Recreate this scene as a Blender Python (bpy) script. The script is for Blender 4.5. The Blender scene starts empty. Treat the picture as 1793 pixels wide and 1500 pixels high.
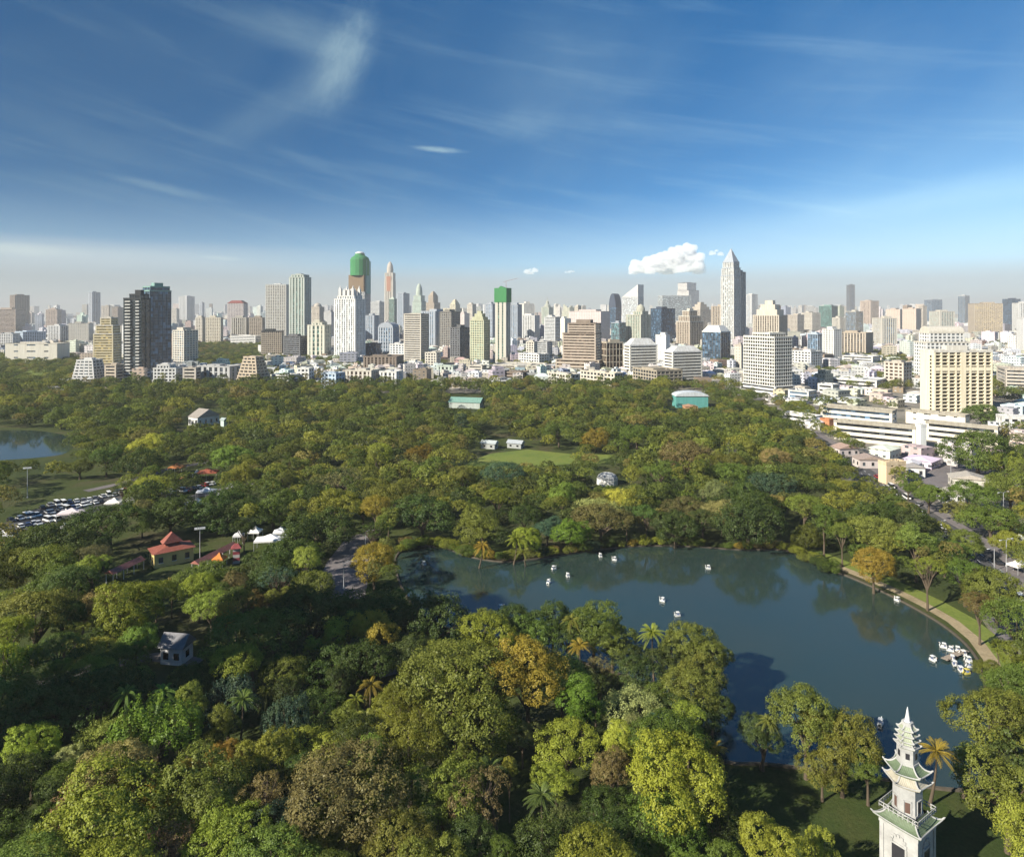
SUN_E=4.2; SKY_STR=.10; SKY_STRETCH=3.0; SKY_SAT=1.15; EXPO=0.0
CLOUD_LOW=(7.5,7.9,8.0); CLOUD_HI=(3.6,4.2,5.2)
HAZE_TOP=345; HAZE_D=.00010; HAZE_COL=(.62,.60,.57); HAZE_G=.0
N_THINGS=296; RIGHT_VEIL=.5; SKY_TINT=(.88,1.0,1.06)
def hash_(s): return sum(ord(c)*(i+1) for i,c in enumerate(s))%1000
SUN_E=5.0; SKY_STR=.08; EXPO=1.10; SKY_SAT=1.45; SKY_STRETCH=2.5; SKY_TINT=(.74,.99,.98)
HAZE_D=.00010; HAZE_COL=(.56,.57,.58); SMOG_L=(3.1,3.0,2.85); SMOG_R=(3.4,3.6,3.75); LOWSKY=(4.2,5.5,6.1)
CLOUD_LOW=(5.8,6.4,6.7); CLOUD_HI=(2.6,3.1,4.0); VB=12; RIGHT_VEIL=.34
import bpy, math, random
import numpy as np
from mathutils import Vector, Matrix
R = math.radians
random.seed(7)
S = bpy.context.scene
COL = S.collection
# ------------------------------------------------------------------ survey: a level camera 80 m up, lens axis along +Y
H, F, CX, HZ = 80.0, 1200.0, 896.5, 545.0
def gp(px, py, z=0.0):
    """ground point seen at a place of the photograph"""
    Y = F*(H-z)/(py-HZ)
    return ((px-CX)*Y/F, Y)
def proj(X, Y, z):
    return (CX+F*X/Y, HZ+F*(H-z)/Y)
def zat(py, Y):
    return H-(py-HZ)*Y/F

# ------------------------------------------------------------------ mesh builder
class MB:
    def __init__(s): s.v=[]; s.f=[]; s.m=[]; s.mi=0
    def add(s, vs, fs):
        o=len(s.v); s.v.extend(vs); s.f.extend([tuple(i+o for i in f) for f in fs]); s.m.extend([s.mi]*len(fs))
    def box(s, x,y,z,sx,sy,sz,rot=0):
        c,n=math.cos(rot),math.sin(rot); vs=[]
        for dz in (-.5,.5):
            for dx,dy in ((-.5,-.5),(.5,-.5),(.5,.5),(-.5,.5)):
                a,b=dx*sx,dy*sy
                vs.append((x+a*c-b*n, y+a*n+b*c, z+dz*sz))
        s.add(vs,[(3,2,1,0),(4,5,6,7),(0,1,5,4),(1,2,6,5),(2,3,7,6),(3,0,4,7)])
    def ring(s, ox,oy,oz,w,d,h,t):
        """hollow rectangular ring (parapet)"""
        s.box(ox,oy-d/2+t/2,oz,w,t,h); s.box(ox,oy+d/2-t/2,oz,w,t,h)
        s.box(ox-w/2+t/2,oy,oz,t,d-2*t,h); s.box(ox+w/2-t/2,oy,oz,t,d-2*t,h)
    def prism(s, poly, z0, z1):
        n=len(poly); vs=[(p[0],p[1],z0) for p in poly]+[(p[0],p[1],z1) for p in poly]
        s.add(vs,[tuple(range(n-1,-1,-1)),tuple(range(n,2*n))]+[(i,(i+1)%n,n+(i+1)%n,n+i) for i in range(n)])
    def loft(s, rings, cap=True):
        """rings: lists of points of equal length"""
        n=len(rings[0]); vs=[p for r in rings for p in r]; fs=[]
        for k in range(len(rings)-1):
            for i in range(n):
                j=(i+1)%n; fs.append((k*n+i,k*n+j,(k+1)*n+j,(k+1)*n+i))
        if cap: fs+= [tuple(range(n-1,-1,-1)), tuple(range((len(rings)-1)*n,len(rings)*n))]
        s.add(vs,fs)
    def lathe(s, prof, n=16, x=0,y=0, ph=0):
        s.loft([[(x+r*math.cos(2*math.pi*i/n+ph),y+r*math.sin(2*math.pi*i/n+ph),z) for i in range(n)] for r,z in prof])
    def tube(s, pts, rad, n=6):
        rings=[]
        for i,p in enumerate(pts):
            p=Vector(p); a=Vector(pts[max(i-1,0)]); b=Vector(pts[min(i+1,len(pts)-1)])
            t=(b-a).normalized() if (b-a).length>1e-9 else Vector((0,0,1))
            u=t.cross(Vector((0.31,0.95,0.05))).normalized(); w=t.cross(u); r=rad[i]
            rings.append([tuple(p+u*(r*math.cos(2*math.pi*k/n))+w*(r*math.sin(2*math.pi*k/n))) for k in range(n)])
        s.loft(rings)
    def cyl(s,p,q,r,r2=None,n=8): s.tube([p,q],[r,r if r2 is None else r2],n)
    def quad(s,a,b,c,d): s.add([a,b,c,d],[(0,1,2,3)])
    def mesh(s,name,mats,smooth=False):
        me=bpy.data.meshes.new(name); me.from_pydata(s.v,[],s.f)
        for m in (mats if isinstance(mats,(list,tuple)) else [mats]): me.materials.append(m)
        if any(s.m): me.polygons.foreach_set('material_index',s.m)
        if smooth: me.polygons.foreach_set('use_smooth',[True]*len(s.f))
        me.update(); return me
    def build(s,name,mats,parent=None,color=None,smooth=False):
        return ob(name,s.mesh(name,mats,smooth),parent,color)
def ob(name,data,parent=None,color=None):
    o=bpy.data.objects.new(name,data); COL.objects.link(o)
    if parent is not None: o.parent=parent
    if color is not None: o.color=(*color[:3],1)
    return o
def tag(o,label=None,cat=None,group=None,kind=None):
    if label: o['label']=label
    if cat: o['category']=cat
    if group: o['group']=group
    if kind: o['kind']=kind
    return o
def thing(name,label,cat,loc=(0,0,0),rz=0,group=None):
    o=ob(name,None); o.location=loc; o.rotation_euler=(0,0,rz); o.empty_display_size=1
    return tag(o,label,cat,group)
def dup(root,loc,rz,label,scale=1):
    r=root.copy(); COL.objects.link(r); r.location=loc; r.rotation_euler=(0,0,rz); r['label']=label
    if scale!=1: r.scale=(scale,)*3
    for ch in list(root.children):
        c=ch.copy(); COL.objects.link(c); c.parent=r
        for g in ch.children:
            d=g.copy(); COL.objects.link(d); d.parent=c
    return r

# ------------------------------------------------------------------ materials
def newmat(name):
    m=bpy.data.materials.new(name); m.use_nodes=True; nt=m.node_tree
    for n in list(nt.nodes): nt.nodes.remove(n)
    return m,nt,nt.nodes,nt.links
def N(nt,t,**kw):
    n=nt.nodes.new(t)
    for k,v in kw.items():
        if k.startswith('_'): setattr(n,k[1:],v)
        else: n.inputs[k.replace('__',' ')].default_value=v
    return n
def math_(nt,op,a,b=None,c=None,clamp=False):
    n=nt.nodes.new('ShaderNodeMath'); n.operation=op; n.use_clamp=clamp
    for i,v in enumerate((a,b,c)):
        if v is None: continue
        if isinstance(v,(int,float)): n.inputs[i].default_value=v
        else: nt.links.new(v,n.inputs[i])
    return n.outputs[0]
def mixc(nt,fac,a,b,mode='MIX'):
    n=nt.nodes.new('ShaderNodeMix'); n.data_type='RGBA'; n.blend_type=mode
    for s,v in ((n.inputs[0],fac),(n.inputs[6],a),(n.inputs[7],b)):
        if isinstance(v,(int,float)): s.default_value=v
        elif isinstance(v,tuple): s.default_value=(*v[:3],1)
        else: nt.links.new(v,s)
    return n.outputs[2]
def ramp(nt,src,stops):
    n=nt.nodes.new('ShaderNodeValToRGB'); e=n.color_ramp.elements
    while len(e)<len(stops): e.new(.5)
    for el,(p,c) in zip(e,stops):
        el.position=p; el.color=(*c,1) if isinstance(c,tuple) else (c,c,c,1)
    nt.links.new(src,n.inputs[0]); return n.outputs[0]
def noise(nt,vec,scale,detail=4,rough=.55,dist=0):
    n=N(nt,'ShaderNodeTexNoise',Scale=scale,Detail=detail,Roughness=rough,Distortion=dist)
    if vec is not None: nt.links.new(vec,n.inputs['Vector'])
    return n.outputs['Fac']
def pbr(nt,color,rough=.8,spec=.3,metal=0,normal=None,**kw):
    b=nt.nodes.new('ShaderNodeBsdfPrincipled')
    for s,v in (('Base Color',color),('Roughness',rough),('Specular IOR Level',spec),('Metallic',metal)):
        if isinstance(v,(int,float)): b.inputs[s].default_value=v
        elif isinstance(v,tuple): b.inputs[s].default_value=(*v[:3],1)
        else: nt.links.new(v,b.inputs[s])
    if normal: nt.links.new(normal,b.inputs['Normal'])
    o=nt.nodes.new('ShaderNodeOutputMaterial'); nt.links.new(b.outputs[0],o.inputs[0]); return b
def bump(nt,h,strength=.3,dist=.1):
    n=N(nt,'ShaderNodeBump',Strength=strength,Distance=dist); nt.links.new(h,n.inputs['Height']); return n.outputs[0]
def coord(nt,what='Object'):
    return nt.nodes.new('ShaderNodeTexCoord').outputs[what]
def vscale(nt,vec,s):
    n=nt.nodes.new('ShaderNodeVectorMath'); n.operation='MULTIPLY'; n.inputs[1].default_value=s
    nt.links.new(vec,n.inputs[0]); return n.outputs[0]

def mat_plain(name,color,rough=.75,spec=.3,metal=0,stain=.25,scale=.4):
    m,nt,_,_=newmat(name)
    f=noise(nt,coord(nt),scale,5,.65)
    c=mixc(nt,ramp(nt,f,[(.3,stain),(.7,0.0)]),color,tuple(x*.45 for x in color))
    pbr(nt,c,rough,spec,metal); return m
def mat_objcolor(name,rough=.75,spec=.25,stain=.35):
    """painted concrete: the object's own colour with rain streaks and grime"""
    m,nt,_,_=newmat(name)
    oc=nt.nodes.new('ShaderNodeObjectInfo').outputs['Color']
    co=coord(nt)
    st=noise(nt,vscale(nt,co,(1,1,.06)),.6,5,.65)
    bl=noise(nt,co,.05,3,.6)
    f=math_(nt,'MULTIPLY',ramp(nt,st,[(.35,1.0),(.7,0.0)]),stain)
    c=mixc(nt,f,oc,(.5,.46,.4),'MULTIPLY')
    c=mixc(nt,math_(nt,'MULTIPLY',bl,.35),c,(.7,.68,.64),'MULTIPLY')
    pbr(nt,c,rough,spec); return m
M={}
M['wall']=mat_objcolor('painted_concrete')
M['roof']=mat_objcolor('weathered_roof',.85,.15,.6)
def mat_glass():
    m,nt,_,_=newmat('window_glass')
    oi=nt.nodes.new('ShaderNodeObjectInfo')
    co=coord(nt)
    cell=nt.nodes.new('ShaderNodeVectorMath'); cell.operation='FLOOR'
    nt.links.new(vscale(nt,co,(1/3.1,1/3.1,1/3.5)),cell.inputs[0])
    wn=nt.nodes.new('ShaderNodeTexWhiteNoise'); wn.noise_dimensions='3D'; nt.links.new(cell.outputs[0],wn.inputs['Vector'])
    v=ramp(nt,wn.outputs['Value'],[(0,.35),(.6,.9),(.8,1.6),(1,3.2)])
    c=mixc(nt,1.0,oi.outputs['Color'],v,'MULTIPLY')
    r=math_(nt,'MULTIPLY_ADD',wn.outputs['Value'],.15,.12)
    pbr(nt,c,r,.6,0.0); return m
M['glass']=mat_glass()
M['white']=mat_plain('white_paint',(.62,.62,.60),.5)
M['steel']=mat_plain('galvanised_steel',(.45,.46,.47),.45,.5,.4)
M['dark']=mat_plain('dark_opening',(.03,.03,.035),.4)
M['bark']=mat_plain('bark',(.11,.085,.06),.9,.1,0,.6,3)
M['tyre']=mat_plain('rubber',(.025,.025,.025),.8)
M['paint']=mat_objcolor('vehicle_paint',.3,.6,.05)
M['cloth']=mat_objcolor('canvas',.8,.2,.2)
def mat_tiles(name):
    m,nt,_,_=newmat(name)
    oc=nt.nodes.new('ShaderNodeObjectInfo').outputs['Color']; co=coord(nt)
    w=N(nt,'ShaderNodeTexWave',Scale=1.6,Distortion=.4); w.bands_direction='X'; nt.links.new(co,w.inputs['Vector'])
    n=noise(nt,co,1.3,5,.7)
    c=mixc(nt,ramp(nt,n,[(.3,.6),(.7,0.0)]),oc,(.45,.4,.36),'MULTIPLY')
    c=mixc(nt,math_(nt,'MULTIPLY',w.outputs['Fac'],.3),c,(.6,.58,.55),'MULTIPLY')
    pbr(nt,c,.6,.35,0,bump(nt,w.outputs['Fac'],.4,.05)); return m
M['tiles']=mat_tiles('roof_tiles')
def mat_facade(far=False):
    """small distant blocks: window rows and grime worked out from position and facing"""
    m,nt,_,_=newmat('small_block_facade')
    oi=nt.nodes.new('ShaderNodeObjectInfo'); ocol=oi.outputs['Color']
    if far:
        pa=nt.nodes.new('ShaderNodeAttribute'); pa.attribute_name='paint'; ocol=pa.outputs['Color']
    g=nt.nodes.new('ShaderNodeNewGeometry')
    sp=nt.nodes.new('ShaderNodeSeparateXYZ'); nt.links.new(g.outputs['Position'],sp.inputs[0])
    sn=nt.nodes.new('ShaderNodeSeparateXYZ'); nt.links.new(g.outputs['True Normal'],sn.inputs[0])
    t=math_(nt,'SUBTRACT',math_(nt,'MULTIPLY',sp.outputs[1],sn.outputs[0]),math_(nt,'MULTIPLY',sp.outputs[0],sn.outputs[1]))
    rnd=oi.outputs['Random']
    bw=math_(nt,'MULTIPLY_ADD',rnd,2.5,3.0)
    u=math_(nt,'FRACT',math_(nt,'DIVIDE',t,bw)); v=math_(nt,'FRACT',math_(nt,'DIVIDE',sp.outputs[2],3.4))
    r2=math_(nt,'FRACT',math_(nt,'MULTIPLY',rnd,37.7))
    wu=math_(nt,'MULTIPLY_ADD',r2,.35,.30); 
    mu=math_(nt,'LESS_THAN',u,wu); mv=math_(nt,'LESS_THAN',math_(nt,'ABSOLUTE',math_(nt,'SUBTRACT',v,.52)),.20)
    side=math_(nt,'LESS_THAN',math_(nt,'ABSOLUTE',sn.outputs[2]),.3)
    win=math_(nt,'MULTIPLY',math_(nt,'MULTIPLY',mu,mv),side)
    co=g.outputs['Position']
    gr=noise(nt,vscale(nt,co,(.12,.12,.03)),1,5,.65)
    wall=mixc(nt,ramp(nt,gr,[(.3,.55),(.7,0.0)]),ocol,(.5,.47,.42),'MULTIPLY')
    gcell=nt.nodes.new('ShaderNodeVectorMath'); gcell.operation='FLOOR'; nt.links.new(vscale(nt,co,(.31,.31,.294)),gcell.inputs[0])
    wn=nt.nodes.new('ShaderNodeTexWhiteNoise'); nt.links.new(gcell.outputs[0],wn.inputs['Vector'])
    glass=ramp(nt,wn.outputs['Value'],[(0,(.04,.05,.06)),(.6,(.09,.10,.11)),(.85,(.18,.18,.17)),(1,(.34,.33,.30))])
    c=mixc(nt,win,wall,glass)
    pbr(nt,c,math_(nt,'MULTIPLY_ADD',win,-.5,.75),.35); return m
M['facade']=mat_facade(); M['facade_far']=mat_facade(True)

def mat_leaf(name,stuff=False):
    m,nt,_,_=newmat(name)
    oi=nt.nodes.new('ShaderNodeObjectInfo')
    at=nt.nodes.new('ShaderNodeAttribute'); at.attribute_name='tone'
    if stuff:
        base=ramp(nt,oi.outputs['Random'],[(0,(.028,.048,.016)),(.12,(.115,.17,.030)),(.22,(.035,.058,.018)),(.34,(.19,.205,.036)),(.44,(.078,.122,.026)),(.54,(.24,.25,.04)),(.64,(.04,.066,.022)),(.74,(.16,.20,.036)),(.84,(.055,.09,.026)),(.93,(.23,.19,.06)),(1,(.085,.12,.03))])
    else: base=oi.outputs['Color']
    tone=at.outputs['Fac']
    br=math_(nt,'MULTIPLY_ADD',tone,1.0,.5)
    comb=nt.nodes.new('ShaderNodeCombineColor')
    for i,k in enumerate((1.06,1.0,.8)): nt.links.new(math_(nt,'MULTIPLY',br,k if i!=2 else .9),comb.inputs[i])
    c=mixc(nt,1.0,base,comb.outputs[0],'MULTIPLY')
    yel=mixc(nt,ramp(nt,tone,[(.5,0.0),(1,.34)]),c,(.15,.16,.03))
    d=nt.nodes.new('ShaderNodeBsdfDiffuse'); t=nt.nodes.new('ShaderNodeBsdfTranslucent'); g=N(nt,'ShaderNodeBsdfGlossy',Roughness=.45)
    nt.links.new(yel,d.inputs[0]); nt.links.new(yel,t.inputs[0]); g.inputs[0].default_value=(.9,.95,.85,1)
    m1=N(nt,'ShaderNodeMixShader',Fac=.34); nt.links.new(d.outputs[0],m1.inputs[1]); nt.links.new(t.outputs[0],m1.inputs[2])
    m2=N(nt,'ShaderNodeMixShader',Fac=.012); nt.links.new(m1.outputs[0],m2.inputs[1]); nt.links.new(g.outputs[0],m2.inputs[2])
    o=nt.nodes.new('ShaderNodeOutputMaterial'); nt.links.new(m2.outputs[0],o.inputs[0]); return m
M['leaf']=mat_leaf('leaves'); M['leaf_far']=mat_leaf('far_leaves',True)

def mat_ground(name,cols,s1=.02,s2=.6,rough=.95,bumpk=.5):
    m,nt,_,_=newmat(name); co=coord(nt)
    a=noise(nt,co,s1,6,.62,.6); b=noise(nt,co,s2,6,.7)
    c=ramp(nt,a,[(.32,cols[0]),(.5,cols[1]),(.66,cols[2])])
    c=mixc(nt,ramp(nt,b,[(.3,.5),(.7,0.0)]),c,tuple(x*.45 for x in cols[0]))
    pbr(nt,c,rough,.1,0,bump(nt,b,bumpk,.3)); return m
M['city']=mat_ground('city_ground',[(.19,.17,.14),(.26,.235,.195),(.085,.095,.045)],.012,.09)
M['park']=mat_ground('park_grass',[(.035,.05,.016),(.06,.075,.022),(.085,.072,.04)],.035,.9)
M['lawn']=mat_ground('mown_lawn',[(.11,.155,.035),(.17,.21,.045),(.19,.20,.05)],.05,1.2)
M['lawn_painted_shade']=mat_ground('grass_shade_darkened',[(.032,.05,.013),(.046,.066,.016),(.06,.07,.02)],.12,1.6)  # greens darkened in colour to paint the trees' shade over the pagoda lawn
M['asphalt']=mat_ground('asphalt',[(.07,.07,.072),(.09,.09,.09),(.11,.105,.10)],.06,.9,.9,.1)
M['paving']=mat_ground('plaza_paving',[(.17,.15,.15),(.2,.18,.175),(.15,.135,.135)],.08,.7,.85,.1)
M['sand']=mat_ground('sandy_path',[(.30,.24,.15),(.36,.29,.18),(.25,.20,.12)],.15,1.4)
def mat_water():
    m,nt,_,_=newmat('lake_water'); co=coord(nt)
    a=noise(nt,vscale(nt,co,(1,.55,1)),.9,5,.6); b=noise(nt,co,.03,3,.5)
    h=math_(nt,'ADD',math_(nt,'MULTIPLY',a,.6),math_(nt,'MULTIPLY',noise(nt,co,.22,3,.5),.6))
    c=ramp(nt,b,[(.3,(.026,.040,.030)),(.7,(.020,.041,.038))])
    p=pbr(nt,c,math_(nt,'MULTIPLY_ADD',b,.06,.05),.5,0,bump(nt,h,.16,.12)); p.inputs['IOR'].default_value=1.62; return m
M['water']=mat_water()

# ------------------------------------------------------------------ sun, sky, camera, render settings
SUN_EL=R(30); SUN=Vector((-.84,-.54,0)).normalized()*math.cos(SUN_EL)+Vector((0,0,math.sin(SUN_EL)))
sl=bpy.data.lights.new('sun','SUN'); sl.energy=SUN_E; sl.angle=R(.5); sl.color=(1,.93,.81)
so=ob('sun',sl); so.rotation_euler=SUN.to_track_quat('Z','Y').to_euler()
def world():
    w=bpy.data.worlds.new('World'); S.world=w; w.use_nodes=True; nt=w.node_tree
    for n in list(nt.nodes): nt.nodes.remove(n)
    D=coord(nt,'Generated'); sp=nt.nodes.new('ShaderNodeSeparateXYZ'); nt.links.new(D,sp.inputs[0])
    x,y,z=sp.outputs
    zc=math_(nt,'MAXIMUM',z,0.0)
    cb=nt.nodes.new('ShaderNodeCombineXYZ'); nt.links.new(x,cb.inputs[0]); nt.links.new(y,cb.inputs[1])
    nt.links.new(math_(nt,'MULTIPLY_ADD',zc,SKY_STRETCH,.02),cb.inputs[2])
    nv=nt.nodes.new('ShaderNodeVectorMath'); nv.operation='NORMALIZE'; nt.links.new(cb.outputs[0],nv.inputs[0])
    sk=nt.nodes.new('ShaderNodeTexSky'); sk.sky_type='NISHITA'; sk.sun_disc=False
    sk.sun_elevation=SUN_EL; sk.sun_rotation=math.atan2(SUN.x,SUN.y); sk.altitude=60; sk.air_density=1.0; sk.dust_density=.15; sk.ozone_density=1.3
    nt.links.new(nv.outputs[0],sk.inputs['Vector'])
    hs=N(nt,'ShaderNodeHueSaturation',Saturation=SKY_SAT,Value=1.0); nt.links.new(sk.outputs[0],hs.inputs['Color'])
    az=math_(nt,'ARCTAN2',x,y); el=math_(nt,'ARCSINE',z)
    azd=math_(nt,'MULTIPLY',az,180/math.pi); eld=math_(nt,'MULTIPLY',el,180/math.pi)
    cv=nt.nodes.new('ShaderNodeCombineXYZ'); nt.links.new(azd,cv.inputs[0]); nt.links.new(eld,cv.inputs[1])
    def smooth(v,a,b):
        n=nt.nodes.new('ShaderNodeMapRange'); n.interpolation_type='SMOOTHSTEP'
        n.inputs[1].default_value=a; n.inputs[2].default_value=b; nt.links.new(v,n.inputs[0]); return n.outputs[0]
    def rot(deg,sx,sy,off=(0,0,0)):
        n=nt.nodes.new('ShaderNodeMapping'); n.vector_type='TEXTURE'; n.inputs['Rotation'].default_value=(0,0,R(deg)); n.inputs['Scale'].default_value=(sx,sy,1); n.inputs['Location'].default_value=off
        nt.links.new(cv.outputs[0],n.inputs[0]); return n.outputs[0]
    # long thin streaks high up, broad veil, and single wisps at their places on the sky
    streak=noise(nt,rot(-11,20,1.9,(3,1,0)),1.0,7,.58,.35)
    veil=noise(nt,rot(28,22,12,(9,4,0)),1.0,4,.5,.3)
    s1=math_(nt,'MULTIPLY',smooth(streak,.46,.82),.22)
    v1=math_(nt,'MULTIPLY',smooth(veil,.35,.85),.15)
    def wisp(px,py,rx,ry,ang,thr,str_,sc):
        a0=math.degrees(math.atan2(px-CX,F)); e0=math.degrees(math.atan2(HZ-py,math.hypot(F,px-CX)))
        v=rot(ang,1,1,(a0,e0,0)); q=nt.nodes.new('ShaderNodeSeparateXYZ'); nt.links.new(v,q.inputs[0])
        r2=math_(nt,'ADD',math_(nt,'POWER',math_(nt,'ABSOLUTE',math_(nt,'DIVIDE',q.outputs[0],rx)),2),math_(nt,'POWER',math_(nt,'ABSOLUTE',math_(nt,'DIVIDE',q.outputs[1],ry)),2))
        g=math_(nt,'EXPONENT',math_(nt,'MULTIPLY',r2,-1))
        nn=noise(nt,vscale(nt,v,(sc[0],sc[1],1)),1.0,8,.66,.6)
        return math_(nt,'MULTIPLY',smooth(math_(nt,'MULTIPLY',g,math_(nt,'ADD',nn,.35)),thr,1.0),str_)
    ws=[wisp(604,98,4.8,2.3,66,.22,.62,(.55,1.1)), wisp(572,140,3.4,2.6,62,.05,.30,(.35,.6)), wisp(545,60,4.5,2.0,-10,.15,.22,(.4,1.0)), wisp(470,195,6,1.6,33,.08,.20,(.25,.7)), wisp(500,55,6,1.6,-8,.1,.22,(.25,.8)),
        wisp(768,262,2.4,.28,-3,.2,.75,(.6,2.5)), wisp(290,330,4.5,.42,-9,.15,.26,(.35,1.6)), wisp(40,437,3.8,.5,-2,.15,.62,(.4,1.6)),
        wisp(560,290,5.0,.6,-16,.15,.12,(.35,1.4)), wisp(915,215,3.2,1.6,10,.1,.16,(.4,.8)), wisp(1690,335,13,1.3,7,.1,.16,(.12,.6)), wisp(390,452,1.8,.22,-2,.2,.45,(.7,3)), wisp(100,225,9,1.4,-14,.1,.12,(.2,.8)), wisp(1000,150,9,6,20,.05,.14,(.2,.25)), wisp(1500,120,9,4,12,.1,.14,(.15,.4))]
    tot=math_(nt,'ADD',s1,v1)
    tot=math_(nt,'MULTIPLY',tot,smooth(eld,1.0,9.0))
    for q in ws: tot=math_(nt,'ADD',tot,q)
    # the right of the view is paler: a thin milky veil thickening that way
    rv=math_(nt,'MULTIPLY',smooth(azd,2,42),math_(nt,'SUBTRACT',1.0,smooth(eld,3,22)))
    tot=math_(nt,'ADD',tot,math_(nt,'MULTIPLY',rv,RIGHT_VEIL))
    tot=math_(nt,'MINIMUM',tot,.93)
    cl=mixc(nt,smooth(eld,2,18),CLOUD_LOW,CLOUD_HI)
    c=mixc(nt,tot,hs.outputs[0],cl)
    # brighter towards the right, darker top left (away from the paler part of the sky)
    k=math_(nt,'MULTIPLY_ADD',smooth(azd,-45,45),.72,.60)
    c=mixc(nt,1.0,c,k,'MULTIPLY'); c=mixc(nt,1.0,c,SKY_TINT,'MULTIPLY')
    edge_=math_(nt,'ADD',eld,math_(nt,'MULTIPLY',noise(nt,rot(-2,14,.9),1.0,4,.5),.9))
    low=math_(nt,'SUBTRACT',1.0,smooth(eld,2.0,10.0)); low=math_(nt,'MULTIPLY',low,math_(nt,'MULTIPLY_ADD',smooth(azd,-35,38),.42,.30))
    c=mixc(nt,low,c,LOWSKY)
    warm=math_(nt,'MULTIPLY',math_(nt,'SUBTRACT',1.0,smooth(math_(nt,'ABSOLUTE',math_(nt,'SUBTRACT',edge_,4.3)),.2,1.7)),math_(nt,'SUBTRACT',1.0,smooth(azd,-34,-4)))
    c=mixc(nt,math_(nt,'MULTIPLY',warm,.40),c,(5.3,5.3,4.9))
    # the smog layer over the town, seen edge on along the horizon
    edge=math_(nt,'ADD',eld,math_(nt,'MULTIPLY',noise(nt,rot(0,25,1.2),1.0,4,.5),.5))
    sm=math_(nt,'SUBTRACT',1.0,smooth(edge,2.4,4.4)); c=mixc(nt,math_(nt,'MULTIPLY',sm,.62),c,mixc(nt,smooth(azd,-40,35),SMOG_L,SMOG_R))
    bg=N(nt,'ShaderNodeBackground',Strength=SKY_STR); nt.links.new(c,bg.inputs[0])
    o=nt.nodes.new('ShaderNodeOutputWorld'); nt.links.new(bg.outputs[0],o.inputs[0])
world()
cam=bpy.data.cameras.new('camera'); cam.sensor_fit='HORIZONTAL'; cam.sensor_width=36; cam.lens=F/1793*36
cam.shift_y=-(750-HZ)/1793; cam.clip_end=60000; cam.clip_start=1
co_=ob('camera',cam); co_.location=(0,0,H); co_.rotation_euler=(R(90),0,0); S.camera=co_
S.render.engine='CYCLES'
S.view_settings.view_transform='Standard'; S.view_settings.look='None'; S.view_settings.exposure=EXPO; S.view_settings.gamma=1
cy=S.cycles; cy.use_denoising=True; cy.denoiser='OPENIMAGEDENOISE'; cy.max_bounces=5; cy.diffuse_bounces=2; cy.glossy_bounces=2; cy.transmission_bounces=3; cy.volume_bounces=VB; cy.transparent_max_bounces=4
cy.use_adaptive_sampling=True; cy.adaptive_threshold=.02; cy.sample_clamp_indirect=4; cy.caustics_reflective=False; cy.caustics_refractive=False
# ------------------------------------------------------------------ ground, park, lakes, roads, haze
def sheet(name,pts,z,mat,kind='structure',label=None,cat=None):
    mb=MB(); mb.add([(p[0],p[1],z) for p in pts],[tuple(range(len(pts)))])
    me=mb.mesh(name,mat)
    if me.polygons[0].normal.z<0: me.flip_normals()
    return tag(ob(name,me),label,cat,kind=kind)
def smoothpoly(pts,n=4):
    out=[]; L=len(pts)
    for i in range(L):
        p0,p1,p2,p3=[Vector(pts[(i+k-1)%L]) for k in range(4)]
        for k in range(n):
            t=k/n; out.append(tuple(.5*((2*p1)+(p2-p0)*t+(2*p0-5*p1+4*p2-p3)*t*t+(3*p1-p0-3*p2+p3)*t**3)))
    return out
def strip(pts,w):
    """ribbon of width w along a ground polyline -> polygon"""
    L=[];Rr=[]
    for i,p in enumerate(pts):
        a=Vector(pts[max(i-1,0)]); b=Vector(pts[min(i+1,len(pts)-1)]); t=(b-a).normalized(); n=Vector((-t.y,t.x))
        L.append(tuple(Vector(p)+n*w/2)); Rr.append(tuple(Vector(p)-n*w/2))
    return L+Rr[::-1]
def inpoly(x,y,poly):
    c=False; j=len(poly)-1
    for i in range(len(poly)):
        xi,yi=poly[i]; xj,yj=poly[j]
        if (yi>y)!=(yj>y) and x<(xj-xi)*(y-yi)/(yj-yi)+xi: c=not c
        j=i
    return c
sheet('ground',[(-16500,-2900),(16500,-2900),(16500,15900),(-16500,15900)],0,M['city'])
road_px=[(1793,1068),(1735,1000),(1660,938),(1590,890),(1535,850),(1470,800),(1400,755),(1350,722)]
road_c=[(road_g[0],road_g[1]) for road_g in [gp(*p) for p in road_px]]
d0=Vector(road_c[0])-Vector(road_c[1]); road_c=[tuple(Vector(road_c[0])+d0*3)]+road_c
park=[(-900,20),(120,20),(road_c[0][0]-14,road_c[0][1])]+[(p[0]-13,p[1]) for p in road_c[1:]]+[gp(1338,702),gp(1180,690),gp(900,688),gp(500,688),gp(0,684),(-900,690)]
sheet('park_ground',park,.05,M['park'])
lake_px=[(694,1000),(700,968),(735,957),(780,961),(818,975),(880,985),(940,980),(1000,971),(1060,962),(1130,957),(1210,958),(1300,964),(1372,964),(1400,976),(1450,997),(1500,1017),(1550,1040),(1600,1066),(1648,1095),(1688,1128),(1712,1162),(1722,1200),(1728,1260),(1735,1320),(1730,1365),(1700,1382),(1640,1380),(1560,1366),(1500,1357),(1420,1347),(1340,1338),(1272,1334),(1240,1300),(1205,1245),(1120,1195),(1020,1160),(930,1142),(860,1128),(780,1098),(725,1062)]
lake=smoothpoly([gp(*p) for p in lake_px],4)
def offs(poly,d):
    out=[];L=len(poly)
    for i in range(L):
        a=Vector(poly[i-1]);b=Vector(poly[(i+1)%L]);t=(b-a).normalized(); n=Vector((t.y,-t.x)); out.append(tuple(Vector(poly[i])+n*d))
    return out
_a=sum(lake[i-1][0]*lake[i][1]-lake[i][0]*lake[i-1][1] for i in range(len(lake)))
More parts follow.
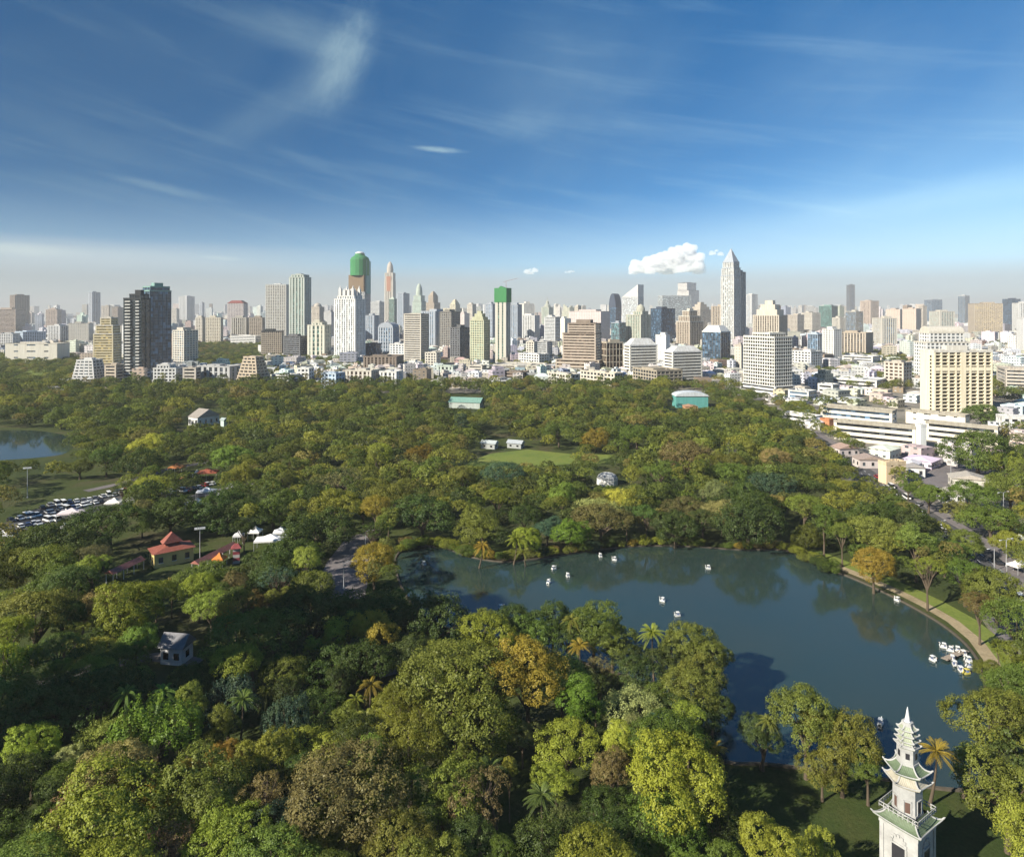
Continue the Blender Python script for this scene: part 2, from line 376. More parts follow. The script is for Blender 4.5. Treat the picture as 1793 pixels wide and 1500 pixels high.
if _a<0: lake.reverse()
sheet('lake',lake,.10,M['water'])
def kerb(name,poly,w,h,mat,z0=.0):
    o=offs(poly,w); n=len(poly); mb=MB()
    vs=[(p[0],p[1],z0) for p in poly]+[(p[0],p[1],h) for p in poly]+[(p[0],p[1],h) for p in o]+[(p[0],p[1],z0) for p in o]
    fs=[]
    for i in range(n):
        j=(i+1)%n
        for k in range(3): fs.append((k*n+j,k*n+i,(k+1)*n+i,(k+1)*n+j))
    mb.add(vs,fs); me=mb.mesh(name,mat); return tag(ob(name,me),kind='structure')
M['stone']=mat_plain('kerb_stone',(.10,.085,.065),.9,.1,0,.5,1.2)
kerb('lake_kerb',lake,.5,.45,M['stone'])
pathpts=[gp(*p) for p in [(1372,962),(1402,972),(1455,993),(1505,1013),(1555,1035),(1607,1061),(1656,1090),(1696,1124),(1722,1160),(1734,1200)]]
sheet('lakeside_path',strip([(p[0]+2.2,p[1]+.6) for p in pathpts],3.2),.13,M['sand'])
sheet('lakeside_lawn',strip([(p[0]+6.3,p[1]+1.6) for p in pathpts],5),.10,M['lawn'])
bankpts=[gp(*p) for p in [(800,968),(818,974),(880,984),(940,979),(1000,970),(1060,961)]]
sheet('promontory_path',strip([(p[0],p[1]+2.3) for p in bankpts],2.2),.13,M['sand'])
lake2=smoothpoly([gp(*p) for p in [(-60,752),(0,753),(60,754),(105,760),(132,772),(118,792),(80,800),(0,806),(-60,808)]],3)
sheet('far_lake',lake2,.10,M['water'])
lawn_px=[(805,832),(822,808),(860,794),(925,787),(1000,795),(1060,796),(1140,801),(1140,809),(1040,812),(1003,812),(960,816),(900,827),(840,838)]
sheet('lawn',[gp(*p) for p in lawn_px],.10,M['lawn'])
sheet('pagoda_lawn',smoothpoly([gp(*p) for p in [(1285,1350),(1420,1358),(1540,1372),(1660,1396),(1760,1420),(1800,1560),(1700,1700),(1400,1640),(1290,1500)]],3),.10,M['lawn_painted_shade'])
plaza_px=[(545,1046),(572,985),(608,940),(645,932),(648,985),(640,1046),(590,1056)]
sheet('plaza',[gp(*p) for p in plaza_px],.10,M['paving'])
park_px=[(2,918),(60,892),(170,868),(220,860),(226,884),(150,900),(70,922),(10,936)]
sheet('car_park',[gp(*p) for p in park_px],.10,M['asphalt'])
sheet('road',strip(road_c,15),.06,M['asphalt'])
mb=MB()
for i in range(len(road_c)-1):
    a,b=Vector(road_c[i]),Vector(road_c[i+1]); L=(b-a).length; t=(b-a)/L; n=Vector((-t.y,t.x)); k=0
    while k<L-3:
        for off in (-3.4,0,3.4):
            p=a+t*(k+1.5)+n*off; mb.box(p.x,p.y,.085,3,.18,.02,math.atan2(t.y,t.x))
        k+=7
tag(mb.build('road_markings',M['white']),kind='structure')
for s,nm in ((1,'pavement'),(-1,'pavement')):
    c=[]
    for i,p in enumerate(road_c):
        a=Vector(road_c[max(i-1,0)]);b=Vector(road_c[min(i+1,len(road_c)-1)]);t=(b-a).normalized();c.append(tuple(Vector(p)+Vector((-t.y,t.x))*s*9.6))
    mb=MB(); q=strip(c,4); n=len(q)//2
    for i in range(n-1): mb.prism([q[i],q[i+1],q[2*n-2-i],q[2*n-1-i]],.0,.18)
    tag(mb.build(nm,M['paving']),kind='structure')
sheet('access_road',strip([gp(*p) for p in [(1660,938),(1720,925),(1793,935),(1880,950)]],13),.075,M['asphalt'])
sheet('forecourt',[gp(*p) for p in [(1735,985),(1793,970),(1900,1000),(1900,1090),(1800,1060)]],.07,M['paving'])
sheet('racecourse_lawn',[(-1000,790),gp(-40,676),gp(60,668),gp(128,660),gp(140,640),gp(150,632),(-1000,1100)],.10,M['lawn'])
sheet('far_lawn',[gp(345,650),gp(452,640),gp(462,626),gp(400,622),gp(345,628)],.10,M['lawn'])
for pts,w in (([(560,790),(600,784),(660,772)],5),([(150,860),(215,846),(300,820),(420,800)],5),([(1280,830),(1284,790),(1276,770)],6),([(300,880),(380,860),(470,842)],6),([(60,1200),(160,1170),(270,1150),(350,1160)],4),([(660,1180),(740,1160),(800,1150)],4)):
    sheet('park_path',strip([gp(*p) for p in pts],w),.12,M['paving'])
hz=MB(); hz.box(0,6500,(HAZE_TOP-1)/2,33400,19000,HAZE_TOP+1)
mh=bpy.data.materials.new('haze_air'); mh.use_nodes=True; nt=mh.node_tree
for n in list(nt.nodes): nt.nodes.remove(n)
pv=nt.nodes.new('ShaderNodeVolumePrincipled'); pv.inputs['Color'].default_value=(*HAZE_COL,1); pv.inputs['Density'].default_value=HAZE_D; pv.inputs['Anisotropy'].default_value=HAZE_G
om=nt.nodes.new('ShaderNodeOutputMaterial'); nt.links.new(pv.outputs[0],om.inputs['Volume'])
try: mh.cycles.homogeneous_volume=True
except Exception: pass
tag(hz.build('haze',mh),kind='stuff')

# ------------------------------------------------------------------ tree shapes (unit crowns, shared)
RATIO={'canopy':.55,'dome':.50,'round':.80,'tall':1.55,'finger':.8,'sparse':.7,'cone':2.6,'palm':.45}
def crown(name,kind,seed,nclump,per,leaf,mat):
    r=np.random.default_rng(seed); h=RATIO[kind]
    # big limbs of foliage first, each limb carrying many small leaf clumps on its outer side
    NL={'canopy':30,'dome':15,'round':11,'tall':11,'finger':13,'sparse':15,'cone':9}[kind]
    LR={'canopy':.33,'dome':.36,'round':.44,'tall':.40,'finger':.36,'sparse':.34,'cone':.34}[kind]
    lobes=[];tries=0
    while len(lobes)<NL and tries<4000:
        tries+=1
        d=r.normal(size=3); d/=np.linalg.norm(d)
        if d[2]<(-.05 if kind=='dome' else -.45): continue
        c=d*r.uniform(.45,.72)*np.array([1,1,h])
        if kind=='canopy':
            if d[2]<-.1: continue
            c=d*r.uniform(.62,.74)*np.array([1,1,h])
        if kind=='cone': c=np.array([0,0,(-.75+1.5*len(lobes)/NL)*h])
        if kind=='tall': c[:2]*=.85
        rl=LR*r.uniform(.72,1.18)
        if kind=='cone': rl=LR*(1.15-.95*len(lobes)/NL)
        if kind!='cone' and any(np.sum((c-e[0])**2)<(.62*min(rl,e[1]))**2 for e in lobes): continue
        lobes.append((c,rl,r.uniform(-.18,.18)))
    cs=[l[0]*1.15 for l in lobes]; V=[];T=[]
    lc=np.array([l[0] for l in lobes]); lr=np.array([l[1] for l in lobes])
    for c0,rl,tn in lobes:
        nc=int(nclump*(rl/.4)**2)
        for _ in range(nc):
            d=r.normal(size=3); d/=np.linalg.norm(d)
            if d[2]<-.55: continue
            c=c0+d*rl*r.uniform(.82,1.08)*np.array([1,1,.85])
            if np.any((np.sum((c-lc)**2,1)<(lr*.72)**2)): continue
            rc=r.uniform(.055,.115); sh=np.array([1.15,1.15,.8])
            if kind=='finger': rc*=.85; sh=np.array([.7,.7,2.0])
            if kind=='sparse' and r.random()<.55: continue
            m=max(4,int(per*(rc/.085)**2*r.uniform(.7,1.2)))
            e=r.normal(size=(m,3)); e/=np.linalg.norm(e,axis=1,keepdims=True)
            rad=rc*r.uniform(.2,1.0,m)**.5
            p=c+e*rad[:,None]*sh
            nrm=e*.55+d*.75+np.array([0,0,.3])+r.normal(size=(m,3))*.45; nrm/=np.linalg.norm(nrm,axis=1,keepdims=True)
            a=np.cross(nrm,r.normal(size=(m,3))); a/=np.linalg.norm(a,axis=1,keepdims=True); b=np.cross(nrm,a)
            s=leaf*r.uniform(.6,1.4,m)[:,None]
            q=np.stack([p-a*s*.62,p-b*s*.36+nrm*s*.07,p+a*s*.62,p+b*s*.36+nrm*s*.07],1)
            V.append(q.reshape(-1,3)); ct=r.uniform(0,1)
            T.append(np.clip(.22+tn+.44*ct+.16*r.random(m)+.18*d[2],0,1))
    V=np.concatenate(V);T=np.concatenate(T);nf=len(T)
    me=bpy.data.meshes.new(name); me.vertices.add(nf*4); me.loops.add(nf*4); me.polygons.add(nf)
    me.vertices.foreach_set('co',V.astype(np.float32).ravel()); me.loops.foreach_set('vertex_index',np.arange(nf*4,dtype=np.int32))
    me.polygons.foreach_set('loop_start',np.arange(0,nf*4,4,dtype=np.int32))
    at=me.attributes.new('tone','FLOAT','FACE'); at.data.foreach_set('value',T.astype(np.float32))
    me.materials.append(mat); me.update(calc_edges=True); me['clumps']=0
    return me,cs
def trunkmesh(name,cs,h,kind,seed):
    r=random.Random(seed); mb=MB(); split=.52 if kind!='cone' else .9
    mb.tube([(0,0,0),(.01,.0,.25),(.02,.01,split)],[.075,.055,.045],7)
    pick=r.sample(cs,min(len(cs),14 if kind=='sparse' else 7))
    for c in pick:
        e=(c[0]*.9,c[1]*.9,max(.62,min(1.25,1+c[2]*.45))); m=(e[0]*.42+r.uniform(-.05,.05),e[1]*.42,split+(e[2]-split)*.55)
        mb.tube([(.02,.01,split-.04),m,e],[.036,.024,.008],5)
        if kind=='sparse':
            for _ in range(3): mb.tube([m,(m[0]+r.uniform(-.3,.3),m[1]+r.uniform(-.3,.3),m[2]+r.uniform(.1,.4))],[.014,.004],4)
    return mb.mesh(name,M['bark'])
def palm_crown(name,seed,nf=30,droop=1.0):
    r=random.Random(seed); mb=MB(); tones=[]
    for i in range(nf):
        a=i*2.399+r.uniform(-.2,.2); el=r.uniform(-.25,1.15); L=r.uniform(.82,1.08)
        pts=[];K=9
        for k in range(K+1):
            t=k/K; x=L*t*math.cos(el)*(1-.12*t); z=L*(t*math.sin(el)-droop*.62*t*t)
            pts.append(Vector((x*math.cos(a),x*math.sin(a),z)))
        side=Vector((-math.sin(a),math.cos(a),0))
        for k in range(K):
            p,q=pts[k],pts[k+1]; w=.085*math.sin(math.pi*min(1,(k+.8)/(K+.6)))+.02
            for s in (-1,1):
                for j in (0,.5):
                    b0=p.lerp(q,j); b1=p.lerp(q,j+.26); tip=side*s*w+Vector((0,0,-w*.55))+(q-p)*.7
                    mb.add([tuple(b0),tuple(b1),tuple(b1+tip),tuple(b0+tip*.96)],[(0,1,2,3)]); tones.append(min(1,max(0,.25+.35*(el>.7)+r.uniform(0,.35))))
        mb.tube([tuple(p+Vector((0,0,.004))) for p in pts],[.016*(1-k/K)+.004 for k in range(K+1)],4); tones+= [.85]*(len(mb.f)-len(tones))
    me=mb.mesh(name,M['leaf']); at=me.attributes.new('tone','FLOAT','FACE'); at.data.foreach_set('value',tones); return me
def palm_trunk(name,seed):
    r=random.Random(seed); b=r.uniform(-.35,.35); c=r.uniform(-.3,.3); mb=MB()
    mb.tube([(b*(1-t)**2,c*(1-t)**2,t*1.0) for t in [i/8 for i in range(9)]],[.085-.045*min(1,i/6) for i in range(9)],8)
    return mb.mesh(name,M['bark'],True)
SPEC={}
for kind,nv,nc,per,leaf in (('canopy',4,84,32,.030),('dome',4,92,38,.030),('round',4,100,38,.032),('tall',3,90,34,.035),('finger',2,78,34,.038),('sparse',2,72,34,.030),('cone',1,80,20,.05)):
    SPEC[kind]=[]
    for i in range(nv):
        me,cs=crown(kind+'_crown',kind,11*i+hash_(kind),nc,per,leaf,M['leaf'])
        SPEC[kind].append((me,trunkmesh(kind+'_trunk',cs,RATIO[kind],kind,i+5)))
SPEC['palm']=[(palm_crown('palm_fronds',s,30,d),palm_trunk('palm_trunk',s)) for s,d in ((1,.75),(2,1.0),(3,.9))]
HAND=[]; TREES=[]   # (X,Y,R) of every placed tree, for spacing
NAMES={'canopy':'spreading_tree','dome':'spreading_tree','round':'round_tree','tall':'tall_tree','finger':'leafy_tree','sparse':'bare_tree','cone':'cypress_tree','palm':'palm_tree'}
def tree(kind,X,Y,Rr,Ht,color,label,group,var=None,trnd=None):
    rr=random.Random(int(X*7+Y*13)); v=SPEC[kind][(var if var is not None else rr.randrange(99))%len(SPEC[kind])]
    h=RATIO[kind]; zc=max(Ht-Rr*h*.95,Rr*h*.5,1.5) if kind!='palm' else Ht
    jv=rr.choice([.6,.75,.9,1.05,1.1,1.25,1.45,1.7]) if label=='tree' else 1
    j=lambda c:tuple(x*jv*rr.uniform(.92,1.1) for x in c)
    cat='palm' if kind=='palm' else 'tree'
    t=thing(NAMES[kind],label,cat,(X,Y,0),rr.uniform(0,6.28),group)
    tr=ob('trunk',v[1],t); tr.scale=(Rr,Rr,zc) if kind!='palm' else (3.2,3.2,zc)
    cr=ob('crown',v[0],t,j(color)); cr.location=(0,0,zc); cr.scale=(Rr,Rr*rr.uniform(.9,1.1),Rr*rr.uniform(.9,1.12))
    TREES.append((X,Y,Rr)); return t
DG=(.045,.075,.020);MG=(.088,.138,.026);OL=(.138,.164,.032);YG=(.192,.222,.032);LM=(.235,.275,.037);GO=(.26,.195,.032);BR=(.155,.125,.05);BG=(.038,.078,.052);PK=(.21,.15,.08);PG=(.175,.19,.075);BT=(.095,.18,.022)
def ht(px,py,w,kind,color,label,zc=None,var=None):
    """a tree of the near park: centre of its crown and width, as surveyed on the photograph"""
    z=zc if zc is not None else 9.5
    Y=F*(H-z)/(py-HZ); X=(px-CX)*Y/F; Rr=w/2*Y/F
    Ht=z if kind=='palm' else z+Rr*RATIO[kind]*.95
    HAND.append((X,Y,Rr,Ht,kind)); tree(kind,X,Y,Rr,Ht,color,label,None,var)
# ------------------------------------------------------------------ trees of the near park, one by one; dark greens of the left band also paint its shade
for a in [
 (925,1185,150,'round',GO,'golden yellow tree rising above all others between the lake palms and the olive dome',12,0),
 (915,1285,66,'round',PG,'small pale olive tree tucked under the golden yellow tree',6),
 (800,1195,185,'dome',OL,'broad olive dome tree left of the golden yellow tree',13,1),
 (815,1270,190,'round',OL,'dense lower olive tree with thinning brown patches below the broad olive dome',9,2),
 (684,1240,80,'tall',LM,'narrow lime green tree at the dark left edge of the olive dome trees',7,0),
 (1020,1245,92,'tall',BT,'tall bright green tree of stacked leafy tufts right of the golden yellow tree',9,1),
 (1078,1312,52,'tall',BT,'slim bright green tree beside the tall tufted green tree',5,2),
 (1052,1175,80,'sparse',BR,'bare purplish brown tree behind the tall tufted green tree',7,0),
 (1182,1365,165,'round',LM,'big round lime yellow tree below the lakeside palms, the brightest crown of all',11,3),
 (975,1370,82,'round',LM,'small round lime tree left of the big round lime yellow tree',6,0),
 (986,1435,66,'finger',PG,'little pale tree just below the small round lime tree',5,0),
 (1062,1425,110,'dome',DG,'dark green dome between the small lime tree and the big lime yellow tree',8,2),
 (1150,1220,68,'tall',MG,'fresh green tree below the blue shade at the lake tip',7,0),
 (1205,1290,80,'tall',YG,'upright yellow green tree on the shore above the big round lime yellow tree',8,1),
 (1200,1262,110,'dome',DG,'dark tree mass at the water edge above the upright yellow green tree',6,3),
 (1204,1132,100,'round',OL,'dark olive tree at the tip of the near shore beside a fan of palm fronds',9,1),
 (1228,1190,96,'round',OL,'bushy olive tree on the near shore with its fronds over the blue water',8,2),
 (1142,1108,62,'palm',YG,'coconut palm with yellowish fronds against the water at the near shore tip',11,0),
 (1250,1180,60,'palm',DG,'dark palm leaning over the water at the right of the near shore',9,1),
 (1160,1150,60,'palm',DG,'dark palm below the yellowish coconut palm',8,2),
 (1040,1098,104,'round',MG,'dark green round tree on the near shore with orange leaf tips',9,3),
 (968,1092,84,'round',DG,'dark tree on the near shore where the bank juts into the lake',8,0),
 (1000,1085,52,'palm',OL,'palm between the two dark shore trees near the lake',12,2),
 (1015,1130,52,'palm',GO,'palm with dry orange fronds below the dark green shore tree',9,0),
 (850,1112,95,'round',YG,'yellow green tree at the lake shore under the white pedal boat',9,1),
 (900,1120,70,'round',MG,'small green tree on the shore right of the yellow green shore tree',7,2),
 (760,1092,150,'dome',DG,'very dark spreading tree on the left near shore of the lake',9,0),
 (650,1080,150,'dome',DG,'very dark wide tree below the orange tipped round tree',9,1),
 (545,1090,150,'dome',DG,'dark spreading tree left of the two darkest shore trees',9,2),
 (440,1118,170,'dome',MG,'large half dome tree with a lit green left flank above the dark hollow',11,3),
 (655,985,84,'round',GO,'orange and yellow round tree standing alone at the lake corner beside the plaza',8,1),
 (610,1270,80,'round',OL,'small olive round tree in the shade left of the lime green tree',7,2),
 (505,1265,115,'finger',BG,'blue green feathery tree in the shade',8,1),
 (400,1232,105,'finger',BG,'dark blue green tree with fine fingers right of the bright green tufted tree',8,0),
 (268,1290,180,'finger',BT,'bright green tree of upright leaf tufts in the left shade',10,1),
 (392,1332,72,'round',GO,'yellow round tree right of the bright green tufted tree',8,3),
 (462,1330,100,'round',YG,'yellow green tree between the yellow tree and the big brownish dome',8,0),
 (608,1385,215,'dome',BR,'big brownish olive dome tree in the middle of the lower edge',12,1),
 (640,1420,150,'round',OL,'olive tree overlapping the right of the big brownish dome',9,1),
 (775,1400,150,'round',OL,'shaded olive tree right of the big brownish dome',8,0),
 (840,1395,120,'sparse',BR,'thin brown tree with bare forked branches',9,1),
 (892,1350,42,'tall',LM,'slim lime green tuft of a tree left of the small round lime tree',8,2),
 (205,1425,230,'round',YG,'big yellow green tree in the lower left',11,2),
 (128,1415,110,'sparse',PK,'pinkish dry tree on the left flank of the big yellow green tree',10,0),
 (345,1400,160,'round',OL,'dull olive tree right of the big yellow green tree',9,3),
 (100,1380,95,'round',MG,'small mid green tree left above the pinkish dry tree',7,1),
 (290,1482,110,'sparse',PK,'pinkish brown dry tree at the lower edge',9,1),
 (390,1470,140,'round',YG,'yellowish tree at the lower edge right of the pinkish brown dry tree',9,0),
 (560,1478,120,'round',OL,'olive yellow tree at the lower edge under the big brownish dome',8,1),
 (692,1480,140,'dome',OL,'olive dome cut by the lower edge between two dark gaps',9,2),
 (820,1482,130,'dome',DG,'dark green dome cut by the lower edge under the thin brown tree',7,0),
 (970,1488,150,'dome',DG,'dark green dome at the lower edge below the little pale tree',8,3),
 (1160,1455,140,'round',MG,'mid green tree in the shadow under the big round lime yellow tree',7,1),
 (1070,1490,130,'dome',DG,'dark tree at the lower edge right of another dark dome',7,1),
 (1352,1470,118,'round',LM,'lime green tree at the lower edge left of the pagoda',9,2),
 (1440,1486,80,'finger',LM,'small lime tree between the lime green tree and the pagoda',6,0),
 (1275,1385,30,'cone',DG,'slim dark cypress beside the shaded lawn',6,0),
 (1255,1440,100,'dome',DG,'dark tree between the slim cypress and the lower edge',6,3),
 (1336,1290,78,'round',DG,'dark bushy tree at the water edge left of the arching olive tree',6,0),
 (1345,1262,52,'palm',OL,'palm with lit fronds standing in the dark bushy tree',9,1),
 (1412,1262,130,'round',OL,'arching olive tree on the lawn shore, its high crown against the lake',10,3),
 (1475,1300,120,'round',OL,'right half of the olive thicket on the lawn shore, between arching tree and pagoda',9,0),
 (1440,1350,80,'round',OL,'low hanging olive tree over the shaded lawn',5,1),
 (1520,1335,80,'round',MG,'green tree touching the left eaves of the pagoda',7,2),
 (1640,1315,84,'palm',GO,'coconut palm with orange fronds right of the pagoda',9,0),
 (1700,1320,80,'palm',DG,'dark palm in the shade right of the orange fronded palm',8,1),
 (1740,1270,150,'round',OL,'tall olive tree at the right edge beside the lake',11,1),
 (1765,1375,160,'round',OL,'big olive tree at the right edge beyond the pagoda lawn',10,2),
 (1775,1205,110,'round',MG,'mid green tree on the right shore below the moored boats',9,0),
 (1735,1180,60,'round',OL,'small olive tree right of the moored boats',6,3),
 (60,1085,160,'dome',OL,'olive spreading tree at the left edge above the shaded gardens',10,2),
 (112,1082,75,'round',DG,'small dark tree in front of the olive spreading tree at the left edge',9,1),
 (222,1070,115,'round',YG,'bright yellow green tree left of the little grey roofed house',9,3),
 (30,1155,95,'finger',LM,'lime leafed tree at the left edge',8,0),
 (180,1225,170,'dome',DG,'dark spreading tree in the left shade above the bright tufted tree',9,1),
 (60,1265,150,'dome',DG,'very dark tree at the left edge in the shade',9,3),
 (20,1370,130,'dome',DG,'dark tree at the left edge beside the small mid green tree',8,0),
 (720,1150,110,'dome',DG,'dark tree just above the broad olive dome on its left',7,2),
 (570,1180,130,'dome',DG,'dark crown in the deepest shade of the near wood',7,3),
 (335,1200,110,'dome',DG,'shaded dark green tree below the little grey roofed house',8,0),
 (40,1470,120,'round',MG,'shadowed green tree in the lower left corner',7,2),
 (1530,990,74,'round',GO,'golden tree with hanging branches on the right bank of the lake',8,1),
 (1000,935,74,'round',BT,'bright green round tree at the tip of the far shore',6,0),
 (1052,915,110,'dome',BR,'brownish dome tree behind the bright green round tree on the far shore',8,2),
 (845,920,95,'round',OL,'olive yellow thicket tree on the promontory of the far shore',8,2),
 (740,905,120,'dome',DG,'dark green dome at the left corner of the lake',9,0),
 (1182,928,80,'round',DG,'dark tree over the far bank at the middle of the lake',6,1),
 (1310,920,130,'dome',DG,'wide dark tree over the far bank at the right of the lake',8,3),
 (905,945,50,'palm',YG,'palm with lit fronds on the promontory of the far shore',8,0),
 (845,955,44,'palm',GO,'palm with drooping yellow fronds at the bank of the promontory',7,1),
 (918,965,40,'palm',OL,'low palm at the water edge of the promontory',5,2),
 (666,800,64,'round',LM,'bright yellow lime tree left of the sunlit lawn',9,1),
 (590,888,90,'dome',YG,'yellow topped dome tree left of the dark lake corner tree',9,3),
 (560,935,130,'round',DG,'dark olive tree at the head of the plaza',8,2),
 (1255,800,30,'tall',PG,'slim pale cypress shaped tree behind the brown autumn trees',8,0),
 (1200,805,110,'dome',BR,'brown autumn coloured dome right of the sunlit lawn',9,0),
 (600,845,100,'sparse',PG,'pale half bare tree among green crowns left of the bright yellow lime tree',9,0),
 (95,965,150,'dome',DG,'wide dark tree left of the yellow hall and its covered walkway',8,0),
 (192,922,130,'dome',DG,'dark spreading tree behind the left covered walkway',8,1),
 (28,992,105,'round',OL,'olive tree at the left edge below the parked cars',8,2),
 (298,905,95,'round',DG,'dark tree right behind the roof of the yellow hall',7,0),
 (392,902,105,'round',DG,'dark round tree behind the floodlight mast by the yellow hall',7,1),
 (478,893,90,'round',MG,'mid green tree behind the large white marquee',7,2),
 (352,1022,95,'round',MG,'mid green tree in front of the covered walkway to the striped gate',7,3),
 (470,1018,95,'round',DG,'dark tree between the large white marquee and the plaza',7,0),
 (1712,800,110,'round',MG,'broad green tree in front of the right wing of the white school',9,1),
 (1626,868,56,'round',MG,'rounded street tree beside the long white house across the road',7,0),
 (1700,872,90,'dome',MG,'spreading street tree below the long row house',7,2),
 (1770,862,84,'round',OL,'olive street tree at the right edge beside the tall street lamp',8,3),
 (1735,915,100,'dome',MG,'spreading green tree over the side road at the right edge',7,0),
 (1690,952,62,'round',OL,'olive tree between the road and the forecourt',6,1),
 (1762,812,60,'round',YG,'yellow green tree at the right end of the white school',8,2),
 (1478,858,64,'dome',YG,'yellow green tree on the park side of the road bend',7,1),
 (1720,730,60,'round',MG,'green tree at the foot of the open grid building',7,3),
 (1590,855,30,'round',MG,'small tree right of the cream house at the road bend',5,2),
 (508,985,110,'dome',DG,'dark spreading tree at the left rim of the plaza',8,2),
 (545,1035,80,'round',OL,'olive tree at the lower left corner of the plaza',7,1),
 (893,1090,86,'dome',DG,'dark tree on the near shore under the white swan boat nearest it',8,1),
 (935,1108,80,'round',MG,'mid green tree filling the near shore left of the dark bank tree',8,2),
 (995,1118,92,'dome',DG,'dark spreading tree below the palm between the two dark shore trees',7,0),
 (1072,1122,78,'round',OL,'olive shore tree right of the dark green round tree with orange leaf tips',7,1),
 (1098,1150,74,'dome',DG,'dark low shore tree in the small bay before the yellowish coconut palm',5,3),
 (1172,1158,80,'round',DG,'dark round tree beneath the yellowish coconut palm',8,0),
 (1238,1150,80,'round',OL,'olive tree at the outermost edge of the near shore tip',9,3),
 (1205,1215,104,'canopy',OL,'domed olive tree on the near shore below the bushy olive tree',8,1),
 (1248,1238,74,'round',DG,'dark round tree at the water below the dark leaning palm',6,2),
 (1120,1185,90,'canopy',DG,'dark domed tree between the bare purplish tree and the shore tip',7,2),
 (1690,1010,84,'canopy',MG,'smooth green tree between the lakeside path and the road',8,0),
 (1745,1040,96,'round',OL,'olive tree hiding the road at the right edge',8,1),
 (1655,965,70,'round',MG,'mid green tree between the golden lake tree and the road',8,2),
 (1600,925,84,'canopy',DG,'dark domed tree left of the road below the bend',8,3),
 (1780,1090,110,'canopy',MG,'broad green tree at the right edge above the moored boats',9,1),
 (1560,905,80,'dome',DG,'dark tree over the right bank just before the road bend',8,0),
]: ht(*a)
N_HAND=len(TREES)

# ------------------------------------------------------------------ the rest of the park, scattered
KEEP=[(252,930,342,1002),(345,952,420,992),(188,975,255,1016),(445,930,502,962),(575,975,640,1040),(5,845,215,918),(835,790,1000,812),(1042,820,1092,852),(325,712,394,745),(1172,676,1245,714),
      (784,694,852,714),(1455,720,1752,786),(1535,808,1592,852),(276,1098,350,1162),(1300,1345,1545,1500),(1495,1235,1680,1500),(1700,955,1793,1000),(1500,790,1560,828),(1580,808,1735,852),(0,752,128,804),(297,818,324,828),(352,828,378,838),(332,880,358,892),(350,860,375,871),(830,770,920,786),(1290,1200,1300,1330),(342,925,358,990)]
LOOK=[((KEEP[i]),96000/(KEEP[i][3]-HZ)) for i in range(len(KEEP))]
lakepx=[proj(x,y,0) for x,y in lake]; lake_big=offs(lake,2.5); lake2_big=offs(lake2,2.5 if sum(lake2[i-1][0]*lake2[i][1]-lake2[i][0]*lake2[i-1][1] for i in range(len(lake2)))>0 else -2.5)
plaza_g=[gp(*p) for p in plaza_px]; lawn_g=[gp(*p) for p in lawn_px]; cpark_g=[gp(*p) for p in park_px]
def roadx(Y):
    for i in range(len(road_c)-1):
        (x0,y0),(x1,y1)=road_c[i],road_c[i+1]
        if y0<=Y<=y1: return x0+(x1-x0)*(Y-y0)/(y1-y0)
    return road_c[-1][0] if Y>road_c[-1][1] else road_c[0][0]
def allowed(X,Y,Rr,Ht):
    if inpoly(X,Y,lake_big) or inpoly(X,Y,lake2_big) or inpoly(X,Y,plaza_g) or inpoly(X,Y,lawn_g) or inpoly(X,Y,cpark_g): return False
    d=X-roadx(Y)
    if -13<d<11 and Y<road_c[-1][1]: return False
    pt=proj(X,Y,Ht); pc=proj(X,Y,Ht*.55); pb=proj(X,Y,0); rp=Rr*F/Y
    for (a,b,c,e),yo in LOOK:
        if Y<yo+3 and pc[0]+rp*.75>a and pc[0]-rp*.75<c and pb[1]>b and pt[1]<e: return False
        if a<pb[0]<c and b<pb[1]<e: return False
    for dx,yy in ((0,pt[1]+3),(-.75*rp,pc[1]),(.75*rp,pc[1]),(0,pc[1])):
        if inpoly(pc[0]+dx,yy,lakepx): return False
    return True
rs=random.Random(42); cell={}
def near(X,Y,Rr,k):
    cx,cy_=int(X//12),int(Y//12)
    for i in range(cx-2,cx+3):
        for j in range(cy_-2,cy_+3):
            for (x,y,r) in cell.get((i,j),()):
                if (x-X)**2+(y-Y)**2<(k*(r+Rr))**2: return True
    return False
def put(X,Y,Rr): cell.setdefault((int(X//12),int(Y//12)),[]).append((X,Y,Rr))
for t_ in TREES: put(*t_)
from mathutils import noise as mn
AUTO=[]; FARW=[]
PAL=[('dark green',DG,.22),('mid green',MG,.24),('olive',OL,.18),('yellow green',YG,.16),('lime green',LM,.04),('golden',GO,.025),('brownish',BR,.05),('blue green',BG,.05),('pale green',PG,.07)]
def pick(n):
    x=rs.random()*sum(p[2] for p in PAL); 
    for p in PAL:
        x-=p[2]
        if x<0: return p
    return PAL[0]
